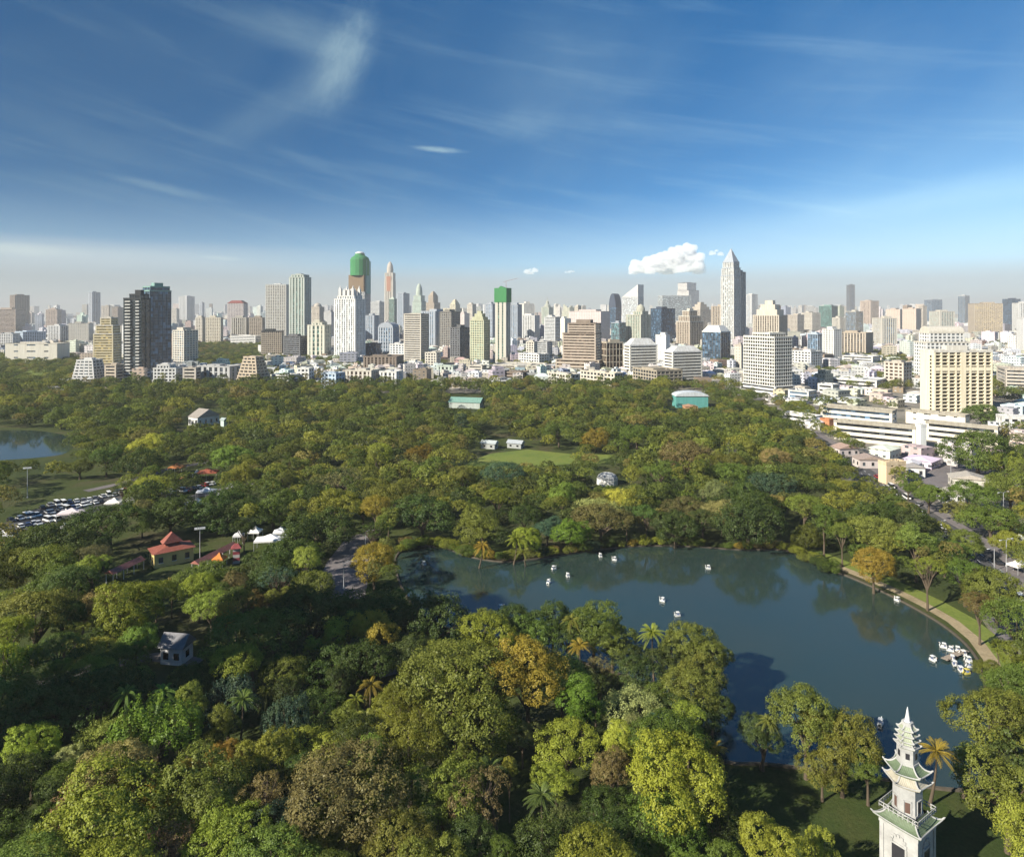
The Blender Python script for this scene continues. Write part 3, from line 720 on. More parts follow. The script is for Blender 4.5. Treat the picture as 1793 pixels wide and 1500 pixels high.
def scatter(n,y0,y1,rmin,rmax,k,cityward=False):
    for _ in range(n):
        Y=math.sqrt(rs.uniform(y0*y0,y1*y1)); X=rs.uniform(-.80,.80)*Y
        if Y<120: X=rs.uniform(-.85,.85)*Y
        Rr=rs.uniform(rmin,rmax); rx=roadx(Y)
        inside=X<rx-13 and Y<695
        if not cityward and not inside: continue
        if cityward:
            if inside: continue
            if mn.noise((X*.011,Y*.008,3.3))<(-.18 if Y<420 else -.05): continue
        c=pick(0); kind=rs.choices(['canopy','dome','round','tall','palm','sparse'],[.34,.14,.28,.08,.11,.05])[0]
        if kind=='palm': Rr=rs.uniform(2.8,3.8); Ht=rs.uniform(8,13)
        elif kind=='tall': Rr*=.62; Ht=Rr*RATIO['tall']*1.9+3
        elif kind in('dome','canopy'): Rr*=1.2; Ht=rs.uniform(8,15)
        else: Ht=rs.uniform(6.5,13.5)+Rr*.4
        if cityward: Ht*=.8
        pt_=proj(X,Y,Ht); rp_=Rr*F/Y
        if pt_[1]>1492 or pt_[0]<-.7*rp_ or pt_[0]>1793+.7*rp_: continue
        if near(X,Y,Rr,k) or not allowed(X,Y,Rr,Ht): continue
        put(X,Y,Rr); AUTO.append((X,Y,Rr,Ht,kind,c))
scatter(2600,62,150,4.0,6.0,.60)
scatter(1500,150,696,7.0,10.0,.74)
scatter(9000,150,330,3.4,6.6,.66)
scatter(14000,330,696,3.6,7.4,.64)
scatter(5000,150,640,3.2,6.0,.55,True)
# street trees on both pavements
for i in range(len(road_c)-1):
    a_,b_=Vector(road_c[i]),Vector(road_c[i+1]); L_=(b_-a_).length; t_=(b_-a_)/L_; n_=Vector((-t_.y,t_.x)); q=4
    while q<L_:
        for sd in (-1,1):
            p_=a_+t_*(q+rs.uniform(-2,2))+n_*sd*9.8; Rr=rs.uniform(4.0,6.2)
            px_,py_=proj(p_.x,p_.y,6)
            if rs.random()<.94 and not (1480<px_<1560 and 780<py_<845) and not near(p_.x,p_.y,Rr,.5): put(p_.x,p_.y,Rr); AUTO.append((p_.x,p_.y,Rr,rs.uniform(7,10),rs.choice(['dome','round']),pick(0)))
        q+=11
AUTO.sort(key=lambda t:-t[2]/t[1])
# what stands wholly behind nearer crowns is not built one by one
LM_=[('red roofed yellow hall',300,965),('white tents',478,940),('plaza',575,1000),('car park',100,885),('far left lake',60,780),('white gabled hall',358,735),('sunlit lawn',930,815),('round glass pavilion',1066,838),
 ('teal roofed sports hall',1208,700),('long green roof',818,706),('long white school',1610,770),('cream house',1562,830),('grey roofed house',315,1135),('pagoda',1590,1400),('moored boats',1672,1150),('lake promontory',880,975),('lake corner',720,960),('middle of the far bank',1150,955),('right lake bank',1500,1015),('road bend',1660,940),('big lime yellow tree',1182,1365),('golden yellow tree',925,1185),('big brownish dome',608,1385),('big yellow green tree',205,1425),('bright tufted tree',268,1290),('half dome tree',440,1118),('orange round tree',655,985),('yellow lime tree',666,800),('left floodlight mast',48,845)]
ORD=['','second','third','fourth','fifth','sixth','seventh','eighth','ninth','tenth','eleventh','twelfth','thirteenth','fourteenth','fifteenth','sixteenth','seventeenth','eighteenth','nineteenth','twentieth']
class Labeler:
    def __init__(s,lms): s.l=lms; s.items=[]
    def add(s,obj,desc,px,py):
        n,a,b=min(s.l,key=lambda l:(l[1]-px)**2+(1.6*(l[2]-py))**2); dx,dy=px-a,(py-b)*1.6
        if abs(dx)>abs(dy): rel='left of' if dx<0 else 'right of'
        else: rel='beyond' if dy<0 else 'in front of'
        s.items.append((obj,desc,rel,n,math.hypot(dx,dy)))
    def run(s):
        g={}
        for it in s.items: g.setdefault((it[1],it[2],it[3]),[]).append(it)
        for (d,rel,n),v in g.items():
            v.sort(key=lambda i:i[4])
            for k,it in enumerate(v):
                o=ORD[k] if k<len(ORD) else str(k+1)+'th'
                it[0]['label']=f"{d}, {o} {rel} the {n}" if o else (f"{d} just {rel} the {n}" if len(v)==1 else f"{d}, nearest {rel} the {n}")
LT=Labeler(LM_)
SH={'canopy':'smooth domed tree','dome':'spreading tree','round':'rounded tree','tall':'tall narrow tree','palm':'palm','sparse':'thin half bare tree','finger':'leafy tree'}
# near to far: how much of each crown shows past the crowns in front of it
GX,GY=448,375; cover=np.zeros((GY,GX),bool); gy,gx=np.mgrid[0:GY,0:GX]; gx=gx*4+2; gy=gy*4+2
def crown_cells(X,Y,Rr,Ht,kind):
    a=Rr*F/Y; zc=Ht-Rr*RATIO[kind]*.95 if kind!='palm' else Ht; cx,cy=proj(X,Y,zc); b=max(a*RATIO[kind]*1.05,Rr*.45*F/Y)
    x0,x1,y0,y1=[int(v) for v in (max(0,(cx-a)//4),min(GX,(cx+a)//4+1),max(0,(cy-b)//4),min(GY,(cy+b)//4+1))]
    if x1<=x0 or y1<=y0: return None
    sx,sy=gx[y0:y1,x0:x1],gy[y0:y1,x0:x1]; return (slice(y0,y1),slice(x0,x1)),((sx-cx)/a)**2+((sy-cy)/b)**2
seenA=[]
allt=[(t[1],t[0],t[1],t[2],None,'round',None) for t in TREES[:0]]
for X,Y,Rr,Ht,kind in HAND: allt.append((Y,X,Y,Rr,Ht,kind,None))
for t in AUTO: allt.append((t[1],t[0],t[1],t[2],t[3],t[4],t))
allt.sort(key=lambda t:t[0])
for _,X,Y,Rr,Ht,kind,t in allt:
    cc=crown_cells(X,Y,Rr,Ht,kind)
    if cc is None:
        if t: seenA.append((0,t))
        continue
    sl,e=cc; m=e<1.0; tot=max(1,m.sum()); vis=(m&~cover[sl]).sum()
    if t: seenA.append((vis if vis/tot>.14 else 0,t))
    cover[sl]|=(e<.72)
seenA.sort(key=lambda v:-v[0]); AUTO=[t for v,t in seenA]
n_things=N_THINGS-N_HAND
for i,(X,Y,Rr,Ht,kind,c) in enumerate(AUTO[:n_things]):
    t=tree(kind,X,Y,Rr,Ht,c[1],'tree','palms of the park' if kind=='palm' else 'trees of the park')
    p=proj(X,Y,Ht*.6); LT.add(t,f"{c[0]} {SH[kind]}",*p)
# low shrubs hanging over the far bank
for i in range(len(lake)):
    X,Y=lake[i]; px_,py_=proj(X,Y,0)
    if 695<px_<1480 and py_<1010:
        for _ in range(2):
            if rs.random()<.78:
                Rr=rs.uniform(1.3,2.8); x=X+rs.uniform(-3,3); y=Y+rs.uniform(.6,2.2); v=SPEC['round'][rs.randrange(4)]; c=pick(0)
                t=thing('shrub','shrub','shrub',(x,y,0),rs.uniform(0,6),'shrubs on the far bank of the lake'); cr=ob('foliage',v[0],t,c[1]); cr.location=(0,0,Rr*.62); cr.scale=(Rr*1.25,Rr,Rr*.85)
                LT.add(t,f"{c[0]} bank shrub",px_,py_)
LT.run()
FARW=[(t[0],t[1],t[2],t[3],t[4]) for v,t in seenA[n_things:] if t[1]>95 and (v>0 or t[1]>170)]
# trees between the houses, out to the skyline
for _ in range(15000):
    Y=math.sqrt(rs.uniform(690**2,1700**2)); X=rs.uniform(-.85,.85)*Y; px,py=proj(X,Y,0)
    dens=mn.noise((X*.006,Y*.0035,9.1))
    green=(345<px<600 and 606<py<684) or (0<px<130 and 625<py<690) or (690<px<965 and 640<py<690) or (1240<px<1300 and 630<py<690) or (1390<px<1640 and 640<py<690)
    if dens<(-.3 if green else .10+.1*(Y-690)/1000): continue
    Rr=rs.uniform(4,7.5)
    if near(X,Y,Rr,.5): continue
    if Y<720 and False: continue
    put(X,Y,Rr); FARW.append((X,Y,Rr,rs.uniform(6,10),'round'))
src=bpy.data.collections.new('far_wood_sources')
for i,(kind,sd,nc,per,leaf) in enumerate((('canopy',3,40,13,.056),('round',4,42,14,.064),('canopy',9,40,13,.056),('dome',8,40,14,.06),('tall',5,40,12,.07))):
    me,_=crown('wood_crown',kind,sd,nc,per,leaf,M['leaf_far']); o=bpy.data.objects.new('wood_crown',me); src.objects.link(o)
def far_wood(items):
    me=bpy.data.meshes.new('far_wood'); me.from_pydata([(X,Y,max(Ht-Rr*.6,Rr*.45)) for X,Y,Rr,Ht,k in items],[],[])
    a=me.attributes.new('size','FLOAT','POINT'); a.data.foreach_set('value',[Rr for X,Y,Rr,Ht,k in items])
    a=me.attributes.new('spin','FLOAT','POINT'); a.data.foreach_set('value',[rs.uniform(0,6.28) for _ in items])
    a=me.attributes.new('pick','INT','POINT'); a.data.foreach_set('value',[4 if k=='tall' else rs.randrange(4) for X,Y,Rr,Ht,k in items])
    o=ob('far_wood',me); ng=bpy.data.node_groups.new('far_wood','GeometryNodeTree')
    ng.interface.new_socket('Geometry',in_out='INPUT',socket_type='NodeSocketGeometry'); ng.interface.new_socket('Geometry',in_out='OUTPUT',socket_type='NodeSocketGeometry')
    n=ng.nodes; gi=n.new('NodeGroupInput'); go=n.new('NodeGroupOutput'); ip=n.new('GeometryNodeInstanceOnPoints'); ci=n.new('GeometryNodeCollectionInfo')
    ci.inputs['Collection'].default_value=src; ci.inputs['Separate Children'].default_value=True; ci.inputs['Reset Children'].default_value=True
    def at(nm,t):
        k=n.new('GeometryNodeInputNamedAttribute'); k.data_type=t; k.inputs['Name'].default_value=nm; return k.outputs['Attribute']
    L=ng.links; L.new(gi.outputs[0],ip.inputs['Points']); L.new(ci.outputs[0],ip.inputs['Instance']); ip.inputs['Pick Instance'].default_value=True
    L.new(at('pick','INT'),ip.inputs['Instance Index']); L.new(at('size','FLOAT'),ip.inputs['Scale'])
    cb=n.new('ShaderNodeCombineXYZ'); L.new(at('spin','FLOAT'),cb.inputs[2]); L.new(cb.outputs[0],ip.inputs['Rotation'])
    L.new(ip.outputs[0],go.inputs[0]); o.modifiers.new('scatter','NODES').node_group=ng
    return tag(o,'dense far part of the park wood and the trees between the houses','wood',kind='stuff')
far_wood(FARW)
print('trees',N_HAND,len(AUTO),len(FARW))
# ------------------------------------------------------------------ buildings
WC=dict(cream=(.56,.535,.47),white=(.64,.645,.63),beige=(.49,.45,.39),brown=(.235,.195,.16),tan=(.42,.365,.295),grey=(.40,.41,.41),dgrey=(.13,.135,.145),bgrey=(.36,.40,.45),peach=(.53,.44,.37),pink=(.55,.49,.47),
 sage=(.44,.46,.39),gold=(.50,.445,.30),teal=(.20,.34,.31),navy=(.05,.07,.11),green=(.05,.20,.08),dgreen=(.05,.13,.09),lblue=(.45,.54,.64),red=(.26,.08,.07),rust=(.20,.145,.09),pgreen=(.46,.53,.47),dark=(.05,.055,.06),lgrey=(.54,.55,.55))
GC=dict(dark=(.022,.026,.03),blue=(.035,.065,.10),green=(.04,.08,.07),grey=(.07,.08,.085),gold=(.16,.12,.04),brown=(.05,.035,.025),pale=(.16,.19,.20),teal=(.03,.08,.085))
def facade(W,G,cx,cy,w,d,z0,z1,style,fh,bw):
    G.box(cx,cy,(z0+z1)/2,w-.9,d-.9,z1-z0)
    h=z1-z0; n=max(1,round(h/fh)); fh=h/n
    st={'grid':.42,'hband':.52,'vstrip':.16,'balcony':.30,'glass':.10,'fins':.12,'solid':.8}[style]*fh
    out={'balcony':.5,'vstrip':-.35,'fins':-.45,'glass':-.30}.get(style,0)
    for i in range(n): W.box(cx,cy,z0+i*fh+st/2,w+out,d+out,st)
    fr={'grid':.34,'hband':0,'vstrip':.46,'balcony':.22,'glass':.07,'fins':.5,'solid':.5}[style]
    def side(ax,L,off):
        m=max(1,round(L/bw)); b=L/m
        if fr>0:
            for i in range(m+1):
                t=-L/2+i*b; wd=b*fr
                if i in(0,m): t+=(wd/2 if i==0 else -wd/2)
                for s in (-1,1):
                    if ax=='x': W.box(cx+t,cy+s*(off/2-.28),(z0+z1)/2,wd,.66,h-.02)
                    else: W.box(cx+s*(off/2-.28),cy+t,(z0+z1)/2,.66,wd*.98,h-.03)
        else:
            for t in (-L/2+.8,L/2-.8):
                for s in (-1,1):
                    if ax=='x': W.box(cx+t,cy+s*(off/2-.28),(z0+z1)/2,1.7,.66,h-.02)
                    else: W.box(cx+s*(off/2-.28),cy+t,(z0+z1)/2,.66,1.6,h-.03)
    side('x',w,d); side('y',d,w)
LB=[]
def plan(x0,xs,x1,Y,k):
    u0,us,u1=[(x-CX)/F for x in (x0,xs,x1)]
    A,B=us-u0,max(u1-us,1e-6)
    a=math.atan2(B+k*A*u1,k*A-B*u0)
    Cx,Cy=us*Y,Y
    w=(Cx-u0*Cy)/(math.cos(a)+u0*math.sin(a))
    den=math.sin(a)-u1*math.cos(a); d=(u1*Cy-Cx)/den if abs(den)>1e-6 else w*k
    if d<=0 or d>6*w: d=w*k
    ex=Vector((math.cos(a),-math.sin(a))); ey=Vector((math.sin(a),math.cos(a)))
    c=Vector((Cx,Cy))-ex*w/2+ey*d/2
    return c,w,d,-a
def bld(name,label,x0,xs,x1,ytop,yb,style='grid',c='cream',g='dark',k=.8,fh=3.5,bw=5,tiers=((1,1,1),),top='flat',toph=0,topc=None,pod=None,cat=None,group=None,mast=0,z0=0):
    Y=F*H/(yb-HZ); Ht=zat(ytop,Y); px=Y/F
    ctr,w,d,rz=plan(x0,xs,x1,Y,k); th=toph*px
    fh=max(fh,Y/690*1.25); bw=max(bw,Y/690*1.6)
    col=WC[c] if isinstance(c,str) else c
    t=thing(name,label,cat or ('tower' if Ht>48 else 'building'),(ctr.x,ctr.y,0),rz,group)
    W,G,Rf=MB(),MB(),MB(); z=z0
    for zf,sx,sy,*off in tiers:
        z1=Ht*zf; ox=off[0]*w if off else 0
        facade(W,G,ox,0,w*sx,d*sy,z,z1,style,fh,bw)
        Rf.box(ox,0,z1+.25,w*sx+.3,d*sy+.3,.5); Rf.ring(ox,0,z1+1.1,w*sx+.3,d*sy+.3,1.2,.4)
        z=z1; lw,ld,lo=w*sx,d*sy,ox
    tc=WC[topc] if isinstance(topc,str) else (topc or tuple(x*.92 for x in col))
    rr=random.Random(label); q=Ht
    if top=='flat':
        hh=th or min(5.5,Ht*.1)
        Rf.box(lo+lw*rr.uniform(-.12,.12),ld*rr.uniform(-.1,.1),q+.5+hh/2,lw*rr.uniform(.3,.55),ld*rr.uniform(.35,.6),hh)
        for _ in range(3): Rf.box(lo+lw*rr.uniform(-.38,.38),ld*rr.uniform(-.38,.38),q+1.3,lw*.1,ld*.1,1.7)
    elif top=='pyr':
        a,b=lw/2,ld/2
        Rf.add([(lo-a,-b,q+.5),(lo+a,-b,q+.5),(lo+a,b,q+.5),(lo-a,b,q+.5),(lo,0,q+th)],[(0,1,4),(1,2,4),(2,3,4),(3,0,4)])
    elif top=='hip':
        a,b=lw/2*1.02,ld/2*1.02; i=.55
        Rf.loft([[(lo-a,-b,q+.5),(lo+a,-b,q+.5),(lo+a,b,q+.5),(lo-a,b,q+.5)],[(lo-a*i,-b*i,q+th),(lo+a*i,-b*i,q+th),(lo+a*i,b*i,q+th),(lo-a*i,b*i,q+th)]])
    elif top=='dome':
        r=min(lw,ld)/2*.95; Rf.lathe([(r,q+.5),(r,q+th*.25),(r*.95,q+th*.45),(r*.8,q+th*.66),(r*.55,q+th*.83),(r*.22,q+th*.95),(.05,q+th)],20,lo)
    elif top=='gable':
        a,b=lw/2,ld/2; Rf.add([(lo-a,-b,q+.5),(lo+a,-b,q+.5),(lo+a,b,q+.5),(lo-a,b,q+.5),(lo,-b,q+th),(lo,b,q+th)],[(0,1,4),(2,3,5),(1,2,5,4),(3,0,4,5)])
    elif top=='slant':
        a,b=lw/2,ld/2; Rf.add([(lo-a,-b,q+.5),(lo+a,-b,q+.5),(lo+a,b,q+.5),(lo-a,b,q+.5),(lo+a,-b,q+th),(lo+a,b,q+th)],[(0,1,4),(1,2,5,4),(2,3,5),(3,0,4,5)])
    elif top=='slantl':
        a,b=lw/2,ld/2; Rf.add([(lo-a,-b,q+.5),(lo+a,-b,q+.5),(lo+a,b,q+.5),(lo-a,b,q+.5),(lo-a,-b,q+th),(lo-a,b,q+th)],[(0,1,4),(3,2,1,0)[::-1],(2,3,5),(0,4,5,3)[::-1],(1,2,5,4)])
    elif top=='steps':
        zz=q+.5
        for s,f in ((.78,.4),(.55,.33),(.3,.27)): Rf.box(lo,0,zz+th*f/2,lw*s,ld*s,th*f); zz+=th*f
    elif top=='spikes':
        for i in range(4):
            for s in (-1,1): 
                x=lo-lw/2+lw*(i+.5)/4; hh=th*(1 if i in(0,3) else .75); Rf.box(x,s*ld*.38,q+hh*.35,lw*.14,ld*.16,hh*.7); Rf.lathe([(lw*.07,q+hh*.7),(.05,q+hh)],6,x,s*ld*.38)
        Rf.box(lo,0,q+th*.3,lw*.5,ld*.5,th*.6)
    elif top=='barrel':
        a,b=lw/2,ld/2; n=10; Rf.loft([[(lo-a*math.cos(math.pi*i/n),y,q+.5+th*math.sin(math.pi*i/n)) for i in range(n+1)] for y in (-b,b)])
    elif top=='spire':
        r=min(lw,ld)/2; Rf.lathe([(r*.9,q+.5),(r*.8,q+th*.2),(r*.45,q+th*.3),(r*.4,q+th*.5),(r*.1,q+th*.6),(.15,q+th)],8,lo)
    W.build('wall',M['wall'],t,col); G.build('glazing',M['glass'],t,GC[g] if isinstance(g,str) else g); Rf.build('roof',M['roof'],t,tc)
    if mast:
        mm=MB(); mm.cyl((lo+lw*.1,0,q),(lo+lw*.1,0,q+mast*px),.35,.1); mm.build('mast',M['steel'],t)
    if pod:
        pw,pdp,ph,pc=pod; W2,G2=MB(),MB(); facade(W2,G2,0,-d*(pdp-1)/2*.6,w*pw,d*pdp,0,ph,'hband',4,6); G2.build('podium_glazing',M['glass'],t,GC[g]); W2.box(0,-d*(pdp-1)/2*.6,ph+.3,w*pw,d*pdp,.6); W2.build('podium',M['wall'],t,WC[pc])
    OCC.append((x0,x1,ytop,yb,Y)); LB.append((label,(x0+x1)/2,(ytop+yb)/2)); BL.append((ctr.x,ctr.y,max(w,d)/2)); FOOT.append((ctr.x,ctr.y,w,d,rz))
    return t,w,d,Ht
BL=[]; FOOT=[]; OCC=[]
def shows(X,Y,w,h):
    """does a good part of it stand clear of what is in front?"""
    a,b=proj(X-w*.55,Y,0)[0],proj(X+w*.55,Y,0)[0]; t,g_=proj(X,Y,h)[1],proj(X,Y,0)[1]; n=0
    if b<0 or a>1793: return False
    for i in range(4):
        x=a+(b-a)*(i+.5)/4
        for j in range(4):
            y=t+(g_-t)*(j+.5)/4
            if (x<1340 and y>662): continue
            if not any(x0<x<x1 and yt<y<yb and Yb<Y for x0,x1,yt,yb,Yb in OCC): n+=1
    if n>=5: OCC.append((a,b,t,g_,Y)); return True
    return False
def maxh(X,Y,w):
    """tallest a filler block may be here without hiding the towers surveyed behind it"""
    a,b=proj(X-w*.7,Y,0)[0],proj(X+w*.7,Y,0)[0]; top=0
    for x0,x1,yt,yb,Yb in OCC:
        if Yb>Y and a<x1 and b>x0: top=max(top,min(yb,640)-.12*(yb-yt))
    return zat(top,Y) if top else 1e9
T1=((1,1,1),)
# --- left end of the skyline
bld('office_tower','dark brown slab tower with a narrow beige lit edge at the far left',17,26,52,517,574,'vstrip','brown','brown',k=1.5)
bld('office_block','cream block with a peach coloured top band at the left edge',-22,27,46,542,590,'hband','peach','dark')
bld('low_building','small white block below the peach topped block',-6,22,35,585,607,'grid','white','dark')
bld('low_building','bluish white low block right of the small white block',26,40,80,582,603,'grid','lblue','grey')
bld('apartment_block','small pinkish tower standing alone left of the slim dark tower',80,100,108,543,578,'grid','peach','brown',top='steps',toph=4)
bld('low_building','grey white block with dark upper rows below the small pinkish tower',83,105,124,571,600,'vstrip','lgrey','dark')
bld('low_building','wide white beige block left of the golden building',120,155,164,567,601,'solid','cream','grey')
bld('office_tower','slim dark tower with a white lit edge, alone on the left skyline',155,161,176,512,571,'fins','bgrey','dark',k=1.2,top='flat',toph=2)
bld('apartment_block','beige block with flat top just right of the slim dark tower',177,190,198,536,573,'grid','beige','dark')
bld('apartment_block','dark olive block half hidden by the black glass tower',196,206,217,539,574,'grid','brown','dark')
bld('exhibition_hall','long low cream hall with large dark openings beside the racecourse lawn',9,100,122,603,636,'solid','cream','blue',fh=9,bw=26,k=.35)
bld('gold_building','golden glass office building with white upper setbacks beside the black glass tower',163,198,213,558,650,'hband','gold','gold',tiers=((.70,1,1),(.86,.86,.9,.03),(1,.55,.8,.08)),topc='cream',toph=3)
bld('stepped_building','white tapering building of stacked curved balconies at the wood edge',123,166,190,633,680,'balcony','white','grey',fh=3.6,tiers=tuple(((i+1)/9,1-.042*i,1-.035*i) for i in range(9)),top='flat')
bld('low_building','grey brown banded building right of the white tapering building',183,203,217,641,680,'hband','tan','dark')
bld('low_building','white flat roofed pavilion block in front of the white tapering building',92,124,134,668,683,'hband','white','dark',fh=3)
t_,w_,d_,H_=bld('glass_tower','black glass tower with white balcony bays, the darkest on the left',216,247,264,517,675,'glass',(.06,.085,.095),'dark',fh=3.4,bw=8,tiers=((.955,1,1),(1,.62,.9,.12)),topc='dark',pod=(1.05,1.1,16,'grey'))
n_=int(H_*.9/3.4)
for i in range(n_):
    for x in (-.22,.33):
        sl_=MB(); sl_.box(w_*x,-d_/2-.5,9+i*3.4,w_*(.30 if x<0 else .2),2.2,1.1); sl_.build('balcony',M['wall'],t_,(.55,.55,.52))
bld('glass_tower','dark blue grey tower directly behind the black glass tower',247,262,300,503,660,'glass',(.13,.17,.21),'blue',k=1.2,tiers=((.955,1,1),(1,.9,.9)),topc='teal')
bld('apartment_tower','cream tower with a pale blue side right of the black glass tower',302,322,347,580,641,'grid','cream','blue',k=1.1)
bld('low_building','white building with a regular grid of small square windows at the wood edge',268,308,322,641,681,'grid','white','dark',fh=3.4,bw=3.6,tiers=((.86,1,1),(1,.55,.8,-.1)))
bld('low_building','beige banded block beside the white square windowed building',320,343,352,646,681,'hband','beige','dark')
bld('office_tower','white and blue grey twin faced tower behind the cream tower',313,327,341,519,566,'vstrip','lgrey','grey',k=1)
bld('apartment_block','little cream tower left of the white and blue grey tower',300,309,314,541,570,'grid','cream','dark')
bld('office_tower','small dark tower on the skyline right of the white and blue grey tower',349,354,358,530,566,'vstrip','bgrey','dark')
bld('low_building','long grey colonnaded building in front of the far lawn',345,402,422,644,680,'vstrip','grey','dark',fh=5,bw=7,k=.4)
# --- left middle
bld('apartment_block','narrow cream slab, first of the row behind the far lawn',342,354,360,557,603,'grid','cream','brown')
bld('apartment_block','wide cream slab, second of the row behind the far lawn',360,386,391,557,604,'grid',(.60,.56,.46),'brown',k=.4)
bld('hotel_block','pinkish white block with a dark red roof above the cream slabs',398,426,434,531,585,'grid','pink','grey',topc='red',top='hip',toph=5)
bld('apartment_block','cream slab with a dark vertical recess below the red roofed block',405,431,436,557,601,'vstrip','cream','brown')
bld('apartment_block','tan sided slab left of the tall cream tower',436,459,464,557,601,'grid','tan','brown')
bld('low_building','low white terrace in front of the cream slabs',404,447,460,589,606,'hband','white','dark',k=.3)
bld('hotel_tower','tall cream tower with a white roof band, left one of the tall pair',465,501,508,499,606,'grid',(.60,.58,.52),'grey',top='flat',toph=3,topc='white')
bld('glass_tower','tall pale green glass tower with a dark side, right one of the tall pair',506,533,545,482,625,'vstrip',(.42,.46,.42),'green',bw=6,tiers=((.97,1,1),(1,.8,.85)),top='flat',toph=3)
bld('office_block','square brown block with a fine grid front under the tall pair',457,493,497,581,627,'grid','tan','brown',bw=3.4,k=.6,topc='dark')
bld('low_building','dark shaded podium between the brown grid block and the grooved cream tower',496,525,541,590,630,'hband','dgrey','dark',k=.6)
bld('apartment_tower','cream tower of tall vertical grooves beside the white spiked tower',538,568,580,566,630,'fins',(.58,.57,.48),'green',fh=7,bw=7,tiers=((.93,1,1),(1,.6,.7)),top='flat')
bld('hotel_block','beige block with rounded crown behind the grooved cream tower',545,559,568,538,592,'grid','beige','brown',top='dome',toph=8)
bld('office_block','plain grey block behind the grooved cream tower',567,580,588,547,596,'solid','grey','dark')
bld('apartment_tower','bright white ribbed tower with a crown of spikes',585,622,640,519,632,'vstrip',(.70,.70,.68),'pale',bw=4.6,tiers=((.95,1,1),(1,.8,.8)),top='spikes',toph=20)
t,w,d,Ht=bld('unfinished_tower','tower under construction wrapped in green netting with a rounded pale top',611,638,649,512,600,'grid','grey','dark',tiers=((1,1,1),),top='flat',toph=.1)
mb=MB(); px=F*H/55/F
mb.box(-w*.05,0,Ht+16*px,w*.98,d*.95,30*px); mb.build('scaffold_floors',M['wall'],t,WC['rust'])
mb=MB(); mb.lathe([(w*.56,Ht+30*px),(w*.56,Ht+58*px),(w*.5,Ht+62*px),(w*.30,Ht+66*px),(w*.28,Ht+69*px)],16,0,0); mb.build('green_netting',M['cloth'],t,(.045,.20,.075))
mb=MB(); mb.lathe([(w*.28,Ht+69*px),(w*.26,Ht+71*px),(w*.15,Ht+72.5*px),(.1,Ht+73*px)],14); mb.build('cap',M['wall'],t,WC['white'])
mb=MB(); mb.box(w*.36,d*.1,Ht+27*px,w*.34,d*.7,58*px); mb.build('stair_core',M['wall'],t,WC['teal'])
t,w,d,Ht=bld('tall_tower','very tall slender beige tower with a reddish brown panel and domed cap',673,688,693,478,572,'vstrip','cream','brown',bw=9,tiers=((.85,1,1),(1,.94,.94)),top='dome',toph=21,topc='beige',mast=24)
mb=MB(); mb.box(0,-d/2-.4,Ht*.80,w*.5,1.4,Ht*.28); mb.build('panel',M['wall'],t,(.36,.17,.10))
bld('glass_tower','slim greenish tower in front of the slender beige tower',681,690,695,524,590,'glass','pgreen','green',top='pyr',toph=5)
bld('office_block','grey banded block left of the slender beige tower',649,664,673,529,580,'hband','lgrey','grey')
bld('office_block','blue grey slab behind the gabled grey building',640,655,664,553,602,'vstrip','bgrey','blue')
bld('office_tower','grey tower with a curved gable top over the long brown building',662,688,699,574,624,'vstrip','bgrey','blue',fh=6,top='barrel',toph=9)
bld('office_block','dark blue low slab beneath the gabled grey tower',640,658,667,603,628,'glass','navy','blue')
bld('office_tower','blue glass slab right of the slender beige tower',695,706,717,514,577,'fins','bgrey','blue',k=1)
bld('dome_tower','pale green tower with a glass dome',720,738,748,518,585,'grid','pgreen','green',tiers=((.55,1,1),(.85,.85,.85),(1,.7,.7)),top='dome',toph=23)
bld('apartment_tower','brown stepped towers behind the pale green domed tower',746,760,771,518,580,'grid','tan','brown',tiers=((.8,1,1),(1,.6,.8)),top='steps',toph=8)
bld('office_tower','beige tower with a fine window grid and a grey side, centre left',707,737,751,551,641,'hband',(.50,.47,.41),'dark',fh=3.3,top='flat',toph=2)
bld('glass_tower','pair of blue grey slabs beside the beige grid tower',737,762,786,546,612,'fins','bgrey','blue',k=1.1)
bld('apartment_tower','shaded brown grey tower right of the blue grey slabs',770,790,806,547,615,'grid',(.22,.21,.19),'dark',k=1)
bld('apartment_tower','white and gold tower with twin tops',776,797,809,533,582,'vstrip',(.6,.56,.42),'grey',tiers=((.85,1,1),(1,.45,.7,.2)),top='steps',toph=9)
bld('apartment_block','pink block behind the white and gold tower',800,813,822,549,586,'solid','pink','brown')
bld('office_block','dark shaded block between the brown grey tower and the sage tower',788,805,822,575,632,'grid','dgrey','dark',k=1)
bld('apartment_block','slim cream tower behind the sage green tower',818,827,834,533,584,'grid','cream','brown')
bld('apartment_tower','sage green tower with rounded shoulders and a small crown',823,847,858,562,640,'grid',(.47,.48,.34),'green',bw=3.8,top='steps',toph=17)
bld('office_tower','blue grey tower left of the green capped tower',850,862,871,533,600,'grid','bgrey','blue',k=1)
t,w,d,Ht=bld('unfinished_tower','slim unfinished tower of beige strips under a green wrapped top',867,886,894,524,640,'fins',(.46,.45,.39),'green',fh=4,bw=9,top='flat',toph=.2)
mb=MB(); px=96000/95/F
mb.box(0,0,Ht+7.5*px,w*1.12,d*1.12,25*px); mb.add([(-w*.3,-d*.3,Ht+20*px),(w*.3,-d*.3,Ht+20*px),(w*.3,d*.3,Ht+20*px),(-w*.3,d*.3,Ht+20*px),(-w*.2,0,Ht+24*px)],[(0,1,4),(1,2,4),(2,3,4),(3,0,4)]); mb.build('green_netting',M['cloth'],t,(.045,.19,.07))
